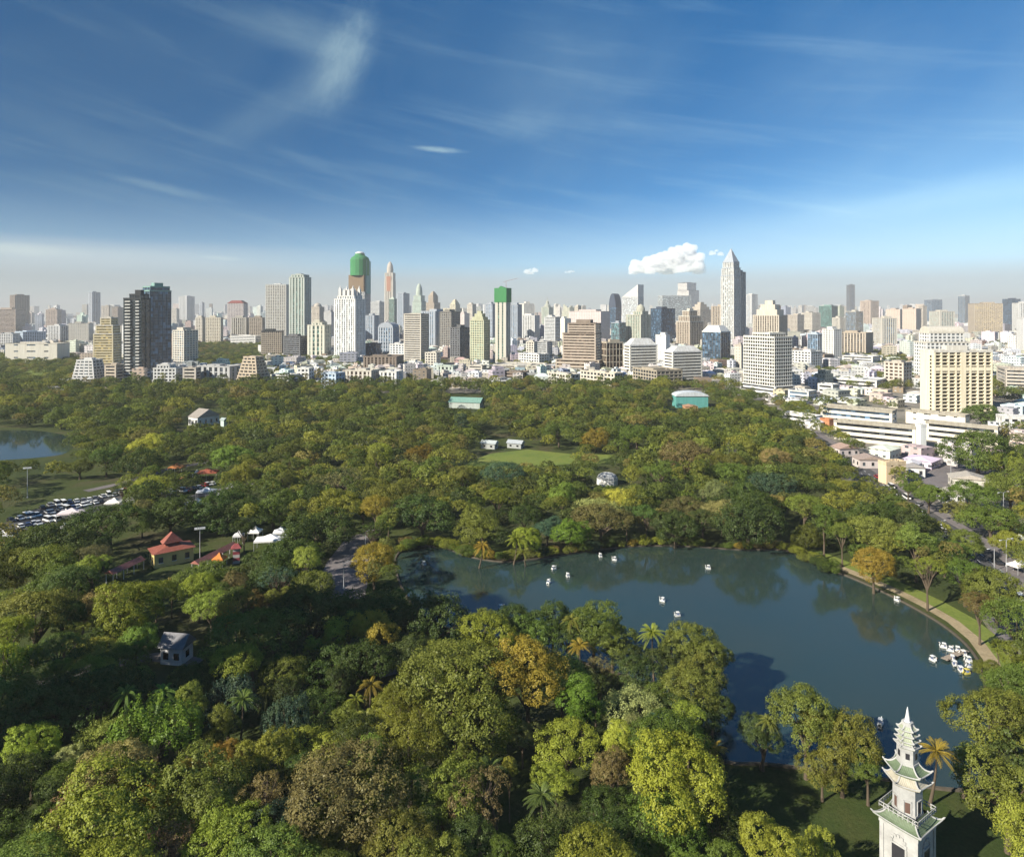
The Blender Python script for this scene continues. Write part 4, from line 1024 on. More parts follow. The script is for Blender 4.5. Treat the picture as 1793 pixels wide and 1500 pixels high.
mb=MB(); mb.cyl((w*.3,0,Ht),(w*.3,0,Ht+32*px),.3); mb.cyl((w*.3-5,0,Ht+31*px),(w*.3+20,0,Ht+37*px),.25); mb.build('crane',M['cloth'],t,(.34,.22,.2))
bld('office_block','blue grey block right of the green capped tower',892,906,914,534,600,'vstrip','bgrey','blue',k=1)
bld('apartment_block','pale block with a dark notch, right of the blue grey block',912,936,945,553,596,'vstrip','white','grey')
bld('old_style_tower','pale green tower topped with little spires',948,961,969,538,574,'vstrip','sage','green',top='spire',toph=20)
bld('office_block','grey white banded block under the green spired tower',953,972,981,556,604,'hband','lgrey','grey',top='flat')
bld('low_building','white villa block below the pale notched block',908,944,962,622,645,'grid','white','dark',k=.5)
bld('apartment_block','small cream block rising behind the white villa block',921,935,941,600,640,'grid','cream','dark')
bld('low_building','grey glass block left of the wide brown office',938,958,967,600,633,'hband','grey','grey')
# --- centre right
bld('office_tower','pink beige slab behind the wide brown office',996,1052,1068,546,600,'solid','pink','brown',k=.5)
bld('office_block','wide brown office with dark horizontal bands and a notched corner',985,1043,1053,568,656,'hband',(.40,.34,.28),'brown',k=.55,tiers=((.80,1,1),(1,.84,.94,.07)),topc='brown',pod=(1.3,1.4,18,'tan'))
bld('office_block','dark glass block in a cream frame right of the wide brown office',1053,1062,1091,601,657,'glass',(.5,.45,.36),'brown',k=1.6,fh=8)
bld('hotel_block','white banded block with a mansard top, left one of the white pair',1092,1103,1151,606,663,'hband',(.70,.68,.61),'dark',k=2.2,top='hip',toph=13,topc='white')
bld('hotel_block','white banded block with a mansard top, right one of the white pair',1162,1178,1230,618,671,'hband',(.70,.68,.61),'dark',k=2.2,top='hip',toph=11,topc='white')
bld('low_building','brown grey terraced block in front of the white pair',1108,1150,1195,651,681,'balcony',(.38,.34,.27),'dark',k=.7)
bld('low_building','long cream low block at the wood edge left of the wide brown office',960,1000,1015,658,683,'grid','cream','dark',k=.3,fh=4)
bld('low_building','long cream low block at the wood edge below the wide brown office',1016,1076,1091,656,683,'grid',(.56,.52,.44),'dark',k=.25,fh=4)
bld('glass_tower','dark lens shaped tower with a pointed arch top',1066,1078,1088,538,582,'glass','navy','blue',k=1,top='barrel',toph=24,topc='navy')
bld('office_block','glass base block under the dark pointed tower',1070,1084,1096,566,606,'glass','bgrey','teal',k=1)
bld('office_tower','grey tower with a big slanting white roof',1089,1117,1127,520,592,'hband','lgrey','pale',top='slant',toph=22,topc='white')
bld('apartment_tower','octagonal topped tower with a dome and one brown flank',1096,1122,1140,546,606,'vstrip',(.46,.46,.38),'green',bw=5,tiers=((.9,1,1),(1,.6,.6,.15)),top='dome',toph=14)
bld('glass_tower','dark blue tower right of the octagonal topped tower',1139,1158,1182,541,602,'glass','navy','blue',k=1)
bld('office_tower','broad grey glass slab with a curved white left edge',1152,1160,1210,518,574,'glass','lgrey','pale',k=2.4,top='flat',toph=1)
bld('hotel_tower','white block with a black cornice above the grey glass slab',1186,1206,1224,495,562,'grid',(.74,.72,.68),'dark',k=1,tiers=((.8,1,1),(1,.8,.9,-.1)),topc='dark')
bld('apartment_tower','tan stacked tower with bright roof terraces',1184,1208,1232,545,612,'vstrip','tan','brown',k=1,tiers=((.72,1,1),(.86,.8,.85),(1,.5,.6)),topc='cream')
bld('apartment_tower','cream tower with pyramid roofs left of the tallest pointed tower',1208,1226,1246,543,590,'grid','beige','brown',k=1,top='steps',toph=14)
bld('office_block','white square block behind the white pair',1148,1166,1173,588,640,'solid','white','grey')
bld('office_tower','brown grey tower touching the tallest pointed tower',1245,1262,1277,537,602,'vstrip','tan','dark',k=1)
bld('glass_tower','dark blue glass block with a white hipped roof under the tallest pointed tower',1229,1262,1279,582,636,'glass','dgrey','blue',k=.8,top='hip',toph=12,topc='white')
t,w,d,Ht=bld('pointed_tower','tallest tower on the right with a silver pyramid top and pale stone shafts',1262,1285,1298,459,606,'vstrip',(.50,.50,.48),'pale',bw=5,tiers=((.84,1,1),(.93,.93,.93),(1,.82,.82)),top='pyr',toph=26,topc='bgrey',mast=34)
bld('tall_tower','lower grey shaft attached to the right of the tallest pointed tower',1284,1293,1306,477,605,'vstrip',(.30,.33,.35),'grey',k=1.2)
bld('office_block','white and blue slab behind the grey shaft',1303,1316,1327,516,574,'vstrip','white','blue')
bld('stepped_tower','broad tan tower with stepped dome like upper storeys',1318,1364,1379,553,616,'vstrip',(.46,.42,.35),'brown',tiers=((1,1,1),),top='steps',toph=27,topc=(.56,.52,.44),bw=5)
bld('apartment_slab','large white apartment slab with a dark vertical groove and balcony grid',1302,1356,1387,586,690,'balcony',(.68,.67,.61),'dark',fh=3.3,bw=3.0,k=.6,tiers=((.94,1,1),(1,.55,.9,.05)),top='flat',toph=2,pod=(1.15,1.1,7,'white'))
bld('apartment_block','pinkish beige block hidden behind the large white apartment slab',1286,1298,1305,606,655,'solid','beige','brown')
# --- right
for a in [
 ('low_building','beige stacked block right of the broad tan tower',1378,1396,1408,552,585,'grid','beige','brown'),
 ('apartment_block','cream stepped block left of the green glass block',1404,1422,1437,548,583,'grid','cream','brown'),
 ('glass_tower','green glass block on the right skyline',1434,1456,1467,536,578,'glass','teal','green'),
 ('tall_tower','slender dark tower standing alone on the right skyline',1482,1487,1497,499,566,'fins','dgrey','blue'),
 ('apartment_tower','peach twin tower right of the slender dark tower',1506,1524,1539,527,573,'vstrip','peach','brown'),
 ('office_tower','navy and cream tower below the slender dark tower',1480,1499,1512,546,590,'glass','cream','blue'),
 ('apartment_tower','cream tower left of the navy and cream tower',1457,1470,1481,557,592,'vstrip','cream','dark'),
 ('hotel_block','wide tan block of dark vertical strips right of centre',1463,1516,1529,584,626,'vstrip','tan','dark'),
 ('apartment_block','white crooked block left of the wide tan strip block',1440,1460,1474,578,634,'grid','white','grey'),
 ('glass_tower','light blue glass block left of the white crooked block',1414,1432,1443,586,624,'glass','lblue','blue'),
 ('office_tower','peach slab with dark sign box roof on the right skyline',1551,1576,1586,542,580,'solid','peach','brown'),
 ('office_tower','blue glass and cream striped tower behind the right hand trees',1527,1544,1571,558,610,'vstrip','cream','blue'),
 ('apartment_tower','plain peach slab right of the dark sign box slab',1580,1604,1613,541,582,'solid','peach','brown'),
 ('office_tower','beige slab left of the blue twin tower',1608,1616,1623,536,578,'grid','beige','brown'),
 ('glass_tower','blue twin tower on the far right skyline',1618,1632,1650,525,568,'glass','bgrey','blue'),
 ('apartment_tower','cream curved tower in front of the blue twin tower',1627,1646,1672,546,590,'vstrip','cream','teal'),
 ('office_tower','dark topped white tower on the far right skyline',1677,1690,1698,518,572,'glass','lgrey','blue'),
 ('hotel_block','large tan block with cream frame on the far right skyline',1695,1706,1756,532,588,'grid','tan','gold'),
 ('glass_tower','deep blue block with a wide top right of the tan framed block',1755,1768,1787,524,574,'glass','navy','blue'),
 ('apartment_tower','white tower at the right edge of the skyline',1772,1784,1812,531,586,'vstrip','white','grey'),
 ('apartment_block','pale pink white block at the right edge below the white tower',1780,1792,1826,558,618,'solid','white','grey'),
 ('low_building','low white block with trees in front, left of the beige courtyard block',1386,1420,1440,617,655,'grid','white','dark'),
 ('low_building','beige courtyard block behind the right hand trees',1548,1582,1597,637,680,'grid','beige','brown'),
 ('low_building','long white low hall left of the beige courtyard block',1475,1528,1541,626,644,'hband','white','dark'),
 ('low_building','wide low beige hall with a grey roof at the right edge',1745,1760,1830,648,684,'hband','beige','dark'),
 ('low_building','white flat roofed sheds in front of the right hand trees',1452,1535,1552,669,682,'hband','white','dark'),
 ('low_building','blue grey roofed shed right of the large white apartment slab',1380,1416,1430,688,701,'hband','lgrey','blue'),
 ('low_building','pair of white sheds behind the blue grey roofed shed',1432,1458,1470,676,690,'hband','white','dark'),
]: bld(*a)
bld('apartment_slab','broad cream white mass with a domed roof behind the open grid building',1600,1622,1699,584,668,'grid','white','grey',k=2,fh=4,tiers=((.8,1,1),(1,.8,.8)),top='barrel',toph=12,topc='cream')
# the open grid building: deep dark bays between white piers
t,w,d,Ht=bld('grid_building','big cream building with an open grid of deep dark bays above the white school',1611,1636,1738,617,722,'solid',(.66,.645,.59),'dark',k=2.6,fh=3.5,bw=9)
mb=MB()
# --- wood edge, left to centre
for a in [
 ('low_building','white low houses left of the light blue building',476,505,524,659,682,'hband','white','dark'),
 ('low_building','white block with small windows above the white low houses',520,541,550,647,679,'grid','white','grey'),
 ('low_building','light blue and white building at the wood edge',562,588,604,656,689,'grid','lblue','blue'),
 ('low_building','cream arcaded building right of the light blue building',605,650,667,651,684,'vstrip','cream','brown'),
 ('low_building','white building with dark bays right of the cream arcaded building',664,694,706,653,684,'vstrip','white','dark'),
 ('low_building','long reddish brown building under the gabled grey tower',636,694,707,626,652,'vstrip','brown','brown'),
 ('apartment_block','white bluish block right of the long brown building',682,708,720,604,637,'grid','white','blue'),
 ('low_building','small white house with a stepped roof below the beige grid tower',716,738,748,640,655,'grid','white','grey'),
 ('low_building','cream house between the beige grid tower and the sage tower',744,764,772,619,647,'grid','cream','dark'),
 ('low_building','mint green low block behind the wood',765,793,802,643,662,'vstrip','pgreen','dark'),
 ('low_building','small cream house left of the long cream roof',820,844,852,642,660,'hband','cream','dark'),
 ('low_building','long cream roofed terrace in front of the unfinished slim tower',863,940,958,642,655,'hband','cream','brown'),
 ('low_building','rust brown yard building under the long cream terrace',878,915,927,654,672,'hband','brown','brown'),
]: bld(*a)
bld('stepped_building','tan stepped building like a cut pyramid with a dark slanted side',410,452,478,628,684,'balcony',(.52,.44,.34),'dark',fh=3.6,k=.7,tiers=tuple(((i+1)/10,1-.055*i,1-.05*i) for i in range(10)),top='dome',toph=4)

# a tower beyond the left edge of the view: its long shadow lies across the near wood
X_,Y_,H_=-156,84,98
t=thing('office_tower','pale office tower beyond the left edge, throwing its long shadow over the near wood','tower',(X_,Y_,0),R(25)); W_,G2_,R_=MB(),MB(),MB()
facade(W_,G2_,0,0,26,31,0,H_,'grid',3.6,4.5); R_.box(0,0,H_+.3,26.3,31.3,.6); R_.box(2,3,H_+3,10,16,5)
W_.build('wall',M['wall'],t,WC['white']); G2_.build('glazing',M['glass'],t,GC['dark']); R_.build('roof',M['roof'],t,WC['grey'])
# --- small blocks between them
LF=Labeler([(l,a,b) for l,a,b in [('black glass tower',250,600),('golden building',188,610),('cream slabs',400,580),('tall pair of towers',505,560),('white spiked tower',612,580),('green netted tower',630,500),('slender beige tower',682,500),('beige grid tower',728,600),('green capped tower',880,580),('wide brown office',1018,610),('white mansard pair',1160,635),('tallest pointed tower',1283,520),('large white apartment slab',1345,635),('broad tan stepped tower',1348,570),('slender dark tower',1489,530),('wide tan strip block',1495,605),('beige courtyard block',1572,655),('open grid building',1675,665),('tan framed block',1725,560),('white school',1610,760),('stepped tan pyramid',440,655),('light blue building',583,672),('grooved cream tower',558,600),('sage tower',840,600),('grey banded block',967,580),('far lawn',400,640),('cream hall',60,620)]])
def small(kind):
    mb=MB()
    if kind==0: mb.box(0,0,.5,1,1,1); mb.ring(0,0,1.02,1.02,1.02,.05,.04); mb.box(.1,.15,1.06,.4,.35,.12)
    elif kind==1: mb.box(0,0,.4,1,1,.8); mb.box(.1,.05,.9,.7,.75,.2); mb.box(-.1,0,1.03,.3,.3,.07)
    elif kind==2: mb.box(-.2,0,.5,.6,1,1); mb.box(.3,.1,.36,.41,.8,.72); mb.box(-.2,.1,1.03,.3,.4,.08)
    elif kind==3: mb.box(0,0,.5,1,.5,1); mb.box(0,0,.5,.35,1,.97); mb.box(0,0,1.05,.3,.3,.12)
    elif kind==4:
        mb.box(0,0,.38,1,1,.76); a=.55; mb.add([(-a,-a,.75),(a,-a,.75),(a,a,.75),(-a,a,.75),(-.2,0,1),(.2,0,1)],[(0,1,5,4),(1,2,5),(2,3,4,5),(3,0,4)])
    else:
        for i in range(5): mb.box(0,0,(i+.5)/5,1-.07*i,1-.07*i,.2)
        mb.box(0,0,1.03,.3,.3,.06)
    return mb.mesh('small_block',M['facade'])
SM=[small(i) for i in range(6)]
rb=random.Random(11)
def clear(X,Y,r):
    for (x,y,q) in BL:
        if (x-X)**2+(y-Y)**2<(.8*q+r)**2: return False
    return True
PALB=[('white',(.66,.665,.655),.48),('cream',(.58,.55,.48),.24),('beige',(.48,.44,.37),.12),('grey',(.40,.40,.39),.12),('pinkish',(.52,.44,.40),.04),('peach',(.50,.41,.33),.04),('blue grey',(.30,.34,.40),.05),('brown',(.24,.18,.13),.05)]
def pickb():
    x=rb.random()*sum(p[2] for p in PALB)
    for p in PALB:
        x-=p[2]
        if x<0: return p
    return PALB[0]
ROOFED=[]
def smallb(X,Y,w,d,h,rz,k,c,group):
    o=ob({4:'house'}.get(k,'small_building' if h<30 else 'apartment_block'),SM[k],None,tuple(v*rb.uniform(.85,1.08) for v in c[1]))
    o.location=(X,Y,0); o.scale=(w,d,h); o.rotation_euler=(0,0,rz); BL.append((X,Y,max(w,d)/2))
    shape={0:'flat roofed block',1:'set back block',2:'two level block',3:'cross shaped block',4:'hip roofed house',5:'tapering block'}[k]
    size='tall' if h>38 else ('low' if h<14 else 'mid height')
    tag(o,'x','house' if k==4 else 'building',group); p=proj(X,Y,h*.6); LF.add(o,f"{size} {c[0]} {shape}",*p)
zones=[(95,705,900,9,17,9,19,(90,1760)),(75,900,1500,12,24,12,34,(-60,1850)),(55,1500,2600,18,36,24,75,(-60,1850)),(45,2600,4200,24,44,30,110,(-60,1850))]
for n,y0,y1,w0,w1,h0,h1,(pa,pb) in zones:
    k=0;tr=0
    while k<n and tr<2500:
        tr+=1; Y=rb.uniform(y0,y1); px=rb.uniform(pa,pb); X=(px-CX)*Y/F; py=HZ+96000/Y
        if (px<160 and 622<py<700) or (345<px<465 and 604<py<650): continue
        w=rb.uniform(w0,w1); d=w*rb.uniform(.6,1.2); h=h0+(h1-h0)*rb.random()**2.0
        if 1290<px<1400 and py>655 or 1570<px<1750 and py>640: continue
        if not clear(X,Y,max(w,d)*.6): continue
        h=min(h,maxh(X,Y,w))
        if h<4 or not shows(X,Y,max(w,d),h): continue
        kind=rb.choice([0,1,2,3,0,1]) if h>14 else rb.choice([0,1,2,4,4,3])
        smallb(X,Y,w,d,h,R(rb.choice([-12,-3,8,20,35])),kind,pickb(),'small blocks of the city'); k+=1
# low houses right of the road
k=0;tr=0
while k<46 and tr<1500:
    tr+=1
    Y=rb.uniform(330,690); X=rb.uniform(roadx(Y)+16,.80*Y); w=rb.uniform(9,18)
    px,py=proj(X,Y,0)
    if 1440<px<1760 and 715<py<792: continue
    if inpoly(X,Y,[gp(*p) for p in [(1735,985),(1793,970),(1900,1000),(1900,1090),(1800,1060)]]) or not clear(X,Y,w*.8): continue
    hh_=rb.uniform(4.5,8)
    if near(X,Y,w*.5,.6) or not shows(X,Y,w,hh_): continue
    smallb(X,Y,w,w*rb.uniform(.6,1),hh_,R(rb.uniform(25,50)),rb.choice([0,4,2,4]),pickb(),'low houses across the road'); k+=1
HIDDEN={(1499, 2864), (-181, 833), (-1713, 2465), (503, 958), (1694, 2782), (1297, 2774), (40, 840), (-99, 828), (362, 476), (-1672, 3521), (119, 840), (776, 1031), (356, 1338), (-238, 819), (-144, 3111), (565, 1088), (1419, 2424), (274, 1180), (-393, 875), (538, 1308), (-95, 974), (1459, 2423), (1453, 3911), (1415, 2005), (287, 1497), (-1066, 1658), (-105, 768), (366, 496), (-256, 785), (391, 791), (1721, 2871)}   # these turned out to stand wholly behind others
for it in list(LF.items):
    if (round(it[0].location.x),round(it[0].location.y)) in HIDDEN: LF.items.remove(it); bpy.data.objects.remove(it[0])
LF.run()
# the far city, out to the horizon: one mass
mb=MB()
for q_ in range(8200):
    u=rb.random(); Y=1250+8200*u**1.25
    if q_>3600: Y=rb.uniform(715,2500)
    Y=Y; X=rb.uniform(-.85,.85)*Y
    w=rb.uniform(12,34)*(1+Y/6000); d=w*rb.uniform(.6,1.2); h=(6+ (26+Y/160)*rb.random()**2.6)
    if q_>3600: w*=.62; d*=.62; h*=.9
    if Y<980: h=rb.uniform(4.5,13)
    if Y>=980 and rb.random()<(.05 if q_<=3600 else (.02 if Y<1400 else .085)): h=rb.uniform(40,80)+Y/90; w*=.8
    px,py=proj(X,Y,0)
    if (px<160 and 622<py<700) or (345<px<465 and 600<py<650): continue
    if Y<4300 and not clear(X,Y,w*.6): continue
    h=min(h,200,maxh(X,Y,w))
    if h<4: continue
    a=R(rb.choice([-12,-3,8,20,35])); mb.box(X,Y,h/2,w,d,h,a)
    if rb.random()<.6: mb.box(X,Y,h+1.5,w*.4,d*.4,3,a)
me=mb.mesh('distant_city',M['facade_far']); rt=np.random.default_rng(5)
nb=len(me.polygons)//6; pal=np.array([p[1] for p in PALB]); idx=rt.choice(len(PALB),nb,p=np.array([p[2] for p in PALB])/sum(p[2] for p in PALB))
cc=np.repeat(np.concatenate([pal[idx]*rt.uniform(.8,1.1,(nb,1)),np.ones((nb,1))],1),6,0)
at=me.attributes.new('paint','FLOAT_COLOR','FACE'); at.data.foreach_set('color',cc.astype(np.float32).ravel())
tag(ob('distant_city',me),'hazy mass of small distant city blocks reaching to the horizon','city',kind='stuff')
# ------------------------------------------------------------------ pagoda
def roof_tier(n,Re,Ri,ze,zt,lift,rot,parent,col,ridge=True,seg=8,th=.22):
    mb=MB(); rings=[]
    def outline(r,k):
        pts=[]
        for i in range(n):
            a0=rot+2*math.pi*i/n; a1=rot+2*math.pi*(i+1)/n
            for s in range(seg):
                t=s/seg; x=r*(math.cos(a0)*(1-t)+math.cos(a1)*t); y=r*(math.sin(a0)*(1-t)+math.sin(a1)*t)
                e=abs(2*t-1)**3; f=1+.10*e*k; pts.append((x*f,y*f,e*k))
        return pts
    K=5
    for q in range(K+1):
        s=q/K; r=Ri+(Re-Ri)*s; z=zt-(zt-ze)*(1-(1-s)**1.9); rings.append([(x,y,z+lift*e) for x,y,e in outline(r,s**2)])
    rings.append([(x,y,ze+lift*e-th) for x,y,e in outline(Re,1)]); rings.append([(x,y,ze-th*.6) for x,y,e in outline(Ri*1.02,0)])
    mb.loft(rings[::-1],False); o=mb.build('roof_tier',M['tiles'],parent,col)
    e=MB(); a=[(x,y,ze+lift*v) for x,y,v in outline(Re*1.015,1)]; L=len(a)
    for i in range(L): 
        p,q=a[i],a[(i+1)%L]; e.cyl(p,q,.085,n=5)
    e.build('eave_edge',M['plaster'],o)
    if ridge:
        for i in range(n):
            g=MB(); c=rot+2*math.pi*i/n; pts=[];rad=[]
            for q in range(K+1):
                s=q/K; r=(Ri+(Re-Ri)*s)*(1+.10*s*s); pts.append((r*math.cos(c),r*math.sin(c),zt-(zt-ze)*(1-(1-s)**1.9)+lift*s**2+.07)); rad.append(.11)
            r=Re*1.13; pts.append((r*1.02*math.cos(c),r*1.02*math.sin(c),ze+lift*1.75)); rad.append(.13); pts.append((r*1.06*math.cos(c),r*1.06*math.sin(c),ze+lift*2.2)); rad.append(.03)
            g.tube(pts,rad,6); g.build('hip_ridge',M['plaster'],o)
    return o
PY=96.2; PX=(1589-CX)/F*PY; PA=R(55.4)
pg=thing('pagoda','white stone pagoda with green tiled upturned eaves and a needle spire by the lake','pagoda',(PX,PY,0),-PA)
M['plaster']=mat_plain('old_white_plaster',(.40,.398,.38),.85,.15,0,.6,.7)
def hexwall(r,z0,z1,n,rot):
    mb=MB(); mb.loft([[(r*k*math.cos(rot+2*math.pi*i/n),r*k*math.sin(rot+2*math.pi*i/n),z) for i in range(n)] for k,z in ((1.06,z0),(1.06,z0+.35),(1,z0+.36),(.985,z1-.4),(1.05,z1-.38),(1.05,z1))]); return mb
GT=(.12,.165,.095); HX=R(-30)+PA
mb=MB(); mb.box(0,0,4.35,4.9,4.9,8.7); mb.box(0,0,.5,5.5,5.5,1.0); mb.box(0,0,8.45,5.3,5.3,.5)
for sx in (-1,1):
    for sy in (-1,1): mb.box(sx*2.3,sy*2.3,4.4,.55,.55,8.3)
w0=mb.build('base_storey',M['plaster'],pg)
mb=MB(); dk=MB()
for ang in (0,90,180,270):
    c,s=math.cos(R(ang)),math.sin(R(ang))
    def lp(x,y): return (x*c-y*s,x*s+y*c)
    for (x,z,sx,sz) in ((0,6.3,2.1,.24),(-1.0,4.1,.26,4.2),(1.0,4.1,.26,4.2)):
        p=lp(x,-2.5); mb.box(p[0],p[1],z,sx,.22,sz,R(ang))
    for k in range(7):
        t=math.pi*k/6; p=lp(.95*math.cos(t),-2.5); mb.box(p[0],p[1],6.55+.95*math.sin(t),.34,.22,.34,R(ang))
    p=lp(0,-2.46); dk.box(p[0],p[1],4.1,1.7,.1,4.1,R(ang)); 
mb.build('arch_surround',M['plaster'],pg,smooth=False); dk.build('doorway',M['dark'],pg)
roof_tier(4,4.05,2.55,8.95,10.2,.34,R(45),pg,GT)
mb=MB()
for ang in (0,90,180,270):
    c,s=math.cos(R(ang)),math.sin(R(ang))
    for k in range(9):
        x=-2.6+.65*k; y=-2.6; mb.box(x*c-y*s,x*s+y*c,10.6,.09,.09,.8,R(ang))
    for z in (10.5,10.95): mb.box(2.6*s,-2.6*c,z,5.3,.08,.09,R(ang))
mb.build('railing',M['plaster'],pg)
hexwall(1.85,10.1,14.7,6,HX).build('middle_storey',M['plaster'],pg)
dk=MB(); fr=MB()
for i in range(6):
    a=HX+math.pi/6+i*math.pi/3; r=1.85*math.cos(math.pi/6)
    dk.box((r+.0)*math.cos(a),(r+.0)*math.sin(a),11.35,.12,.62,1.4,a)
    for s in (-.45,.45): fr.box((r+.04)*math.cos(a)-s*math.sin(a),(r+.04)*math.sin(a)+s*math.cos(a),11.4,.14,.12,1.85,a)
    fr.box((r+.04)*math.cos(a),(r+.04)*math.sin(a),12.3,.14,1.0,.14,a)
dk.build('shutter',mat_plain('brown_shutters',(.11,.065,.05),.6),pg); fr.build('window_surround',M['plaster'],pg)
roof_tier(6,2.65,1.75,14.5,15.6,.26,HX,pg,(.40,.38,.30)); hexwall(1.5,15.4,16.5,6,HX).build('neck',M['plaster'],pg)
roof_tier(6,2.6,1.2,16.0,17.2,.28,HX,pg,GT)
hexwall(1.36,16.8,19.6,6,HX).build('upper_storey',M['plaster'],pg)
dk=MB()
for i in range(6):
    a=HX+math.pi/6+i*math.pi/3; r=1.36*math.cos(math.pi/6); dk.box(r*math.cos(a),r*math.sin(a),18.2,.12,.5,.8,a)
dk.build('upper_window',M['dark'],pg)
z=19.35
for i,rr_ in enumerate((1.50,1.40,1.30,1.18)):
    roof_tier(6,rr_,.92-.08*i,z,z+.58,.11,HX,pg,(.33,.37,.27),True,5,.14)
    hexwall(.95-.08*i,z+.35,z+.95,6,HX).build('lantern_ring',M['plaster'],pg); z+=.74
mb=MB(); mb.lathe([(.52,z-.1),(.42,z+.25),(.3,z+.4),(.34,z+.55),(.27,z+.8),(.19,z+1.3),(.11,z+1.8),(.02,z+2.25)],12); mb.build('spire',M['white'],pg,smooth=True)

# ------------------------------------------------------------------ pedal boats
def boat_parts(col,canopy):
    t=thing('pedal_boat','white swan pedal boat','boat')
    for s in (-1,1):
        mb=MB(); secs=[]
        for k in range(7):
            u=k/6; w=.30*(math.sin(math.pi*min(1,u*.85+.15))**.6)+.04; y=-1.35+2.7*u; zz=.10*max(0,2*u-1)**2
            secs.append([(s*.55-w,y,.42+zz),(s*.55-w*.6,y,.02+zz),(s*.55+w*.6,y,.02+zz),(s*.55+w,y,.42+zz)])
        mb.loft(secs); mb.build('float',M['paint'],t,col)
    mb=MB(); mb.box(0,-.1,.46,1.5,2.3,.1); mb.box(0,-1.15,.75,1.4,.15,.5); mb.box(.72,-.2,.66,.08,1.9,.3); mb.box(-.72,-.2,.66,.08,1.9,.3); mb.build('deck',M['paint'],t,col)
    mb=MB()
    for s in (-.33,.33): mb.box(s,-.35,.66,.5,.5,.25); mb.box(s,-.62,.95,.5,.1,.5)
    mb.build('seat',M['paint'],t,(.12,.16,.3))
    mb=MB(); mb.tube([(0,1.15,.4),(0,1.4,.85),(0,1.25,1.3),(0,1.15,1.65),(0,1.35,1.9),(0,1.6,1.85)],[.26,.2,.14,.12,.15,.10],10); mb.build('swan_neck',M['paint'],t,col,True)
    mb=MB(); mb.tube([(0,1.58,1.85),(0,1.85,1.76)],[.07,.015],6); mb.build('beak',M['paint'],t,(.55,.22,.04))
    if canopy:
        mb=MB(); mb.loft([[(-.75,-1.0,1.85),(.75,-1.0,1.85),(.75,.55,1.85),(-.75,.55,1.85)],[(-.55,-.8,2.05),(.55,-.8,2.05),(.55,.35,2.05),(-.55,.35,2.05)]]); mb.build('canopy',M['cloth'],t,col)
        mb=MB()
        for x in (-.65,.65):
            for y in (-.9,.45): mb.cyl((x,y,.5),(x,y,1.86),.03)
        mb.build('canopy_posts',M['steel'],t)
    return t
WB=(.62,.62,.60)
proto=boat_parts(WB,True); proto.scale=(.58,)*3; first=True
for px,py,rz,lab in [(742,989,40,'white swan boat alone in the dark left corner of the lake'),(970,997,-60,'white swan boat nearest the promontory, topmost of three together'),(994,1010,15,'white swan boat on the right of the three off the promontory'),(961,1021,-30,'white swan boat lowest of the three off the promontory'),
    (1240,996,80,'white swan boat in the sky reflection at the far right of the lake'),(878,1066,-70,'white swan boat in front of the yellow green shore tree'),(767,1058,120,'white swan boat by the dark left shore trees'),(1160,1053,60,'white swan boat in the middle of the lake'),(1186,1079,100,'white swan boat just behind the yellowish coconut palm'),
    (1634,1157,200,'white swan boat just left of the moored boats'),(1542,1268,-40,'white swan boat in front of the pagoda spire'),(1571,1052,30,'white boat moored at the right bank path'),(1051,975,10,'small white boat in the shade of the far bank'),(1076,981,70,'white boat by the far bank, right of the other shaded boat')]:
    g=gp(px,py); z=.08
    if first: b=proto; b.location=(g[0],g[1],z); b.rotation_euler=(0,0,R(rz)); b['label']=lab; first=False
    else: b=dup(proto,(g[0],g[1],z),R(rz),lab)
    b['group']='swan boats out on the lake'
g=gp(1672,1150); dockx,docky=g
jt=thing('jetty','low timber jetty between the moored boats at the right bank','jetty',(dockx,docky,0),R(28))
mb=MB()
for k in range(12): mb.box(-4+.75*k,0,.55,.68,1.5,.08)
mb.build('planks',mat_plain('grey_planks',(.3,.25,.2),.85,.1,0,.5,2),jt); mb=MB()
for k in range(4):
    for s in (-.6,.6): mb.cyl((-3.6+2.5*k,s,-.3),(-3.6+2.5*k,s,.75),.09)
mb.build('piles',M['bark'],jt)
yel=boat_parts((.5,.44,.1),True); yel.scale=(.58,)*3; yel.location=(*gp(1692,1180),.08); yel.rotation_euler=(0,0,R(100)); yel['label']='yellow pedal boat at the lower end of the moored boats'; yel['group']='boats moored at the jetty'
for px,py,rz,lab in [(1652,1134,60,'white boat at the far tip of the moored row'),(1664,1140,58,'second white boat from the far tip of the moored row'),(1676,1140,62,'white boat moored on the bank side of the far tip'),(1686,1147,75,'white boat moored close under the bank path'),(1668,1156,150,'white boat at the lake side of the jetty'),(1672,1166,160,'white boat below the lake side of the jetty'),(1695,1158,80,'white boat between the jetty and the bank trees'),(1697,1168,95,'white boat just above the yellow pedal boat'),(1683,1176,170,'white boat left of the yellow pedal boat')]:
    g=gp(px,py); dup(proto,(g[0],g[1],.08),R(rz),lab)['group']='boats moored at the jetty'

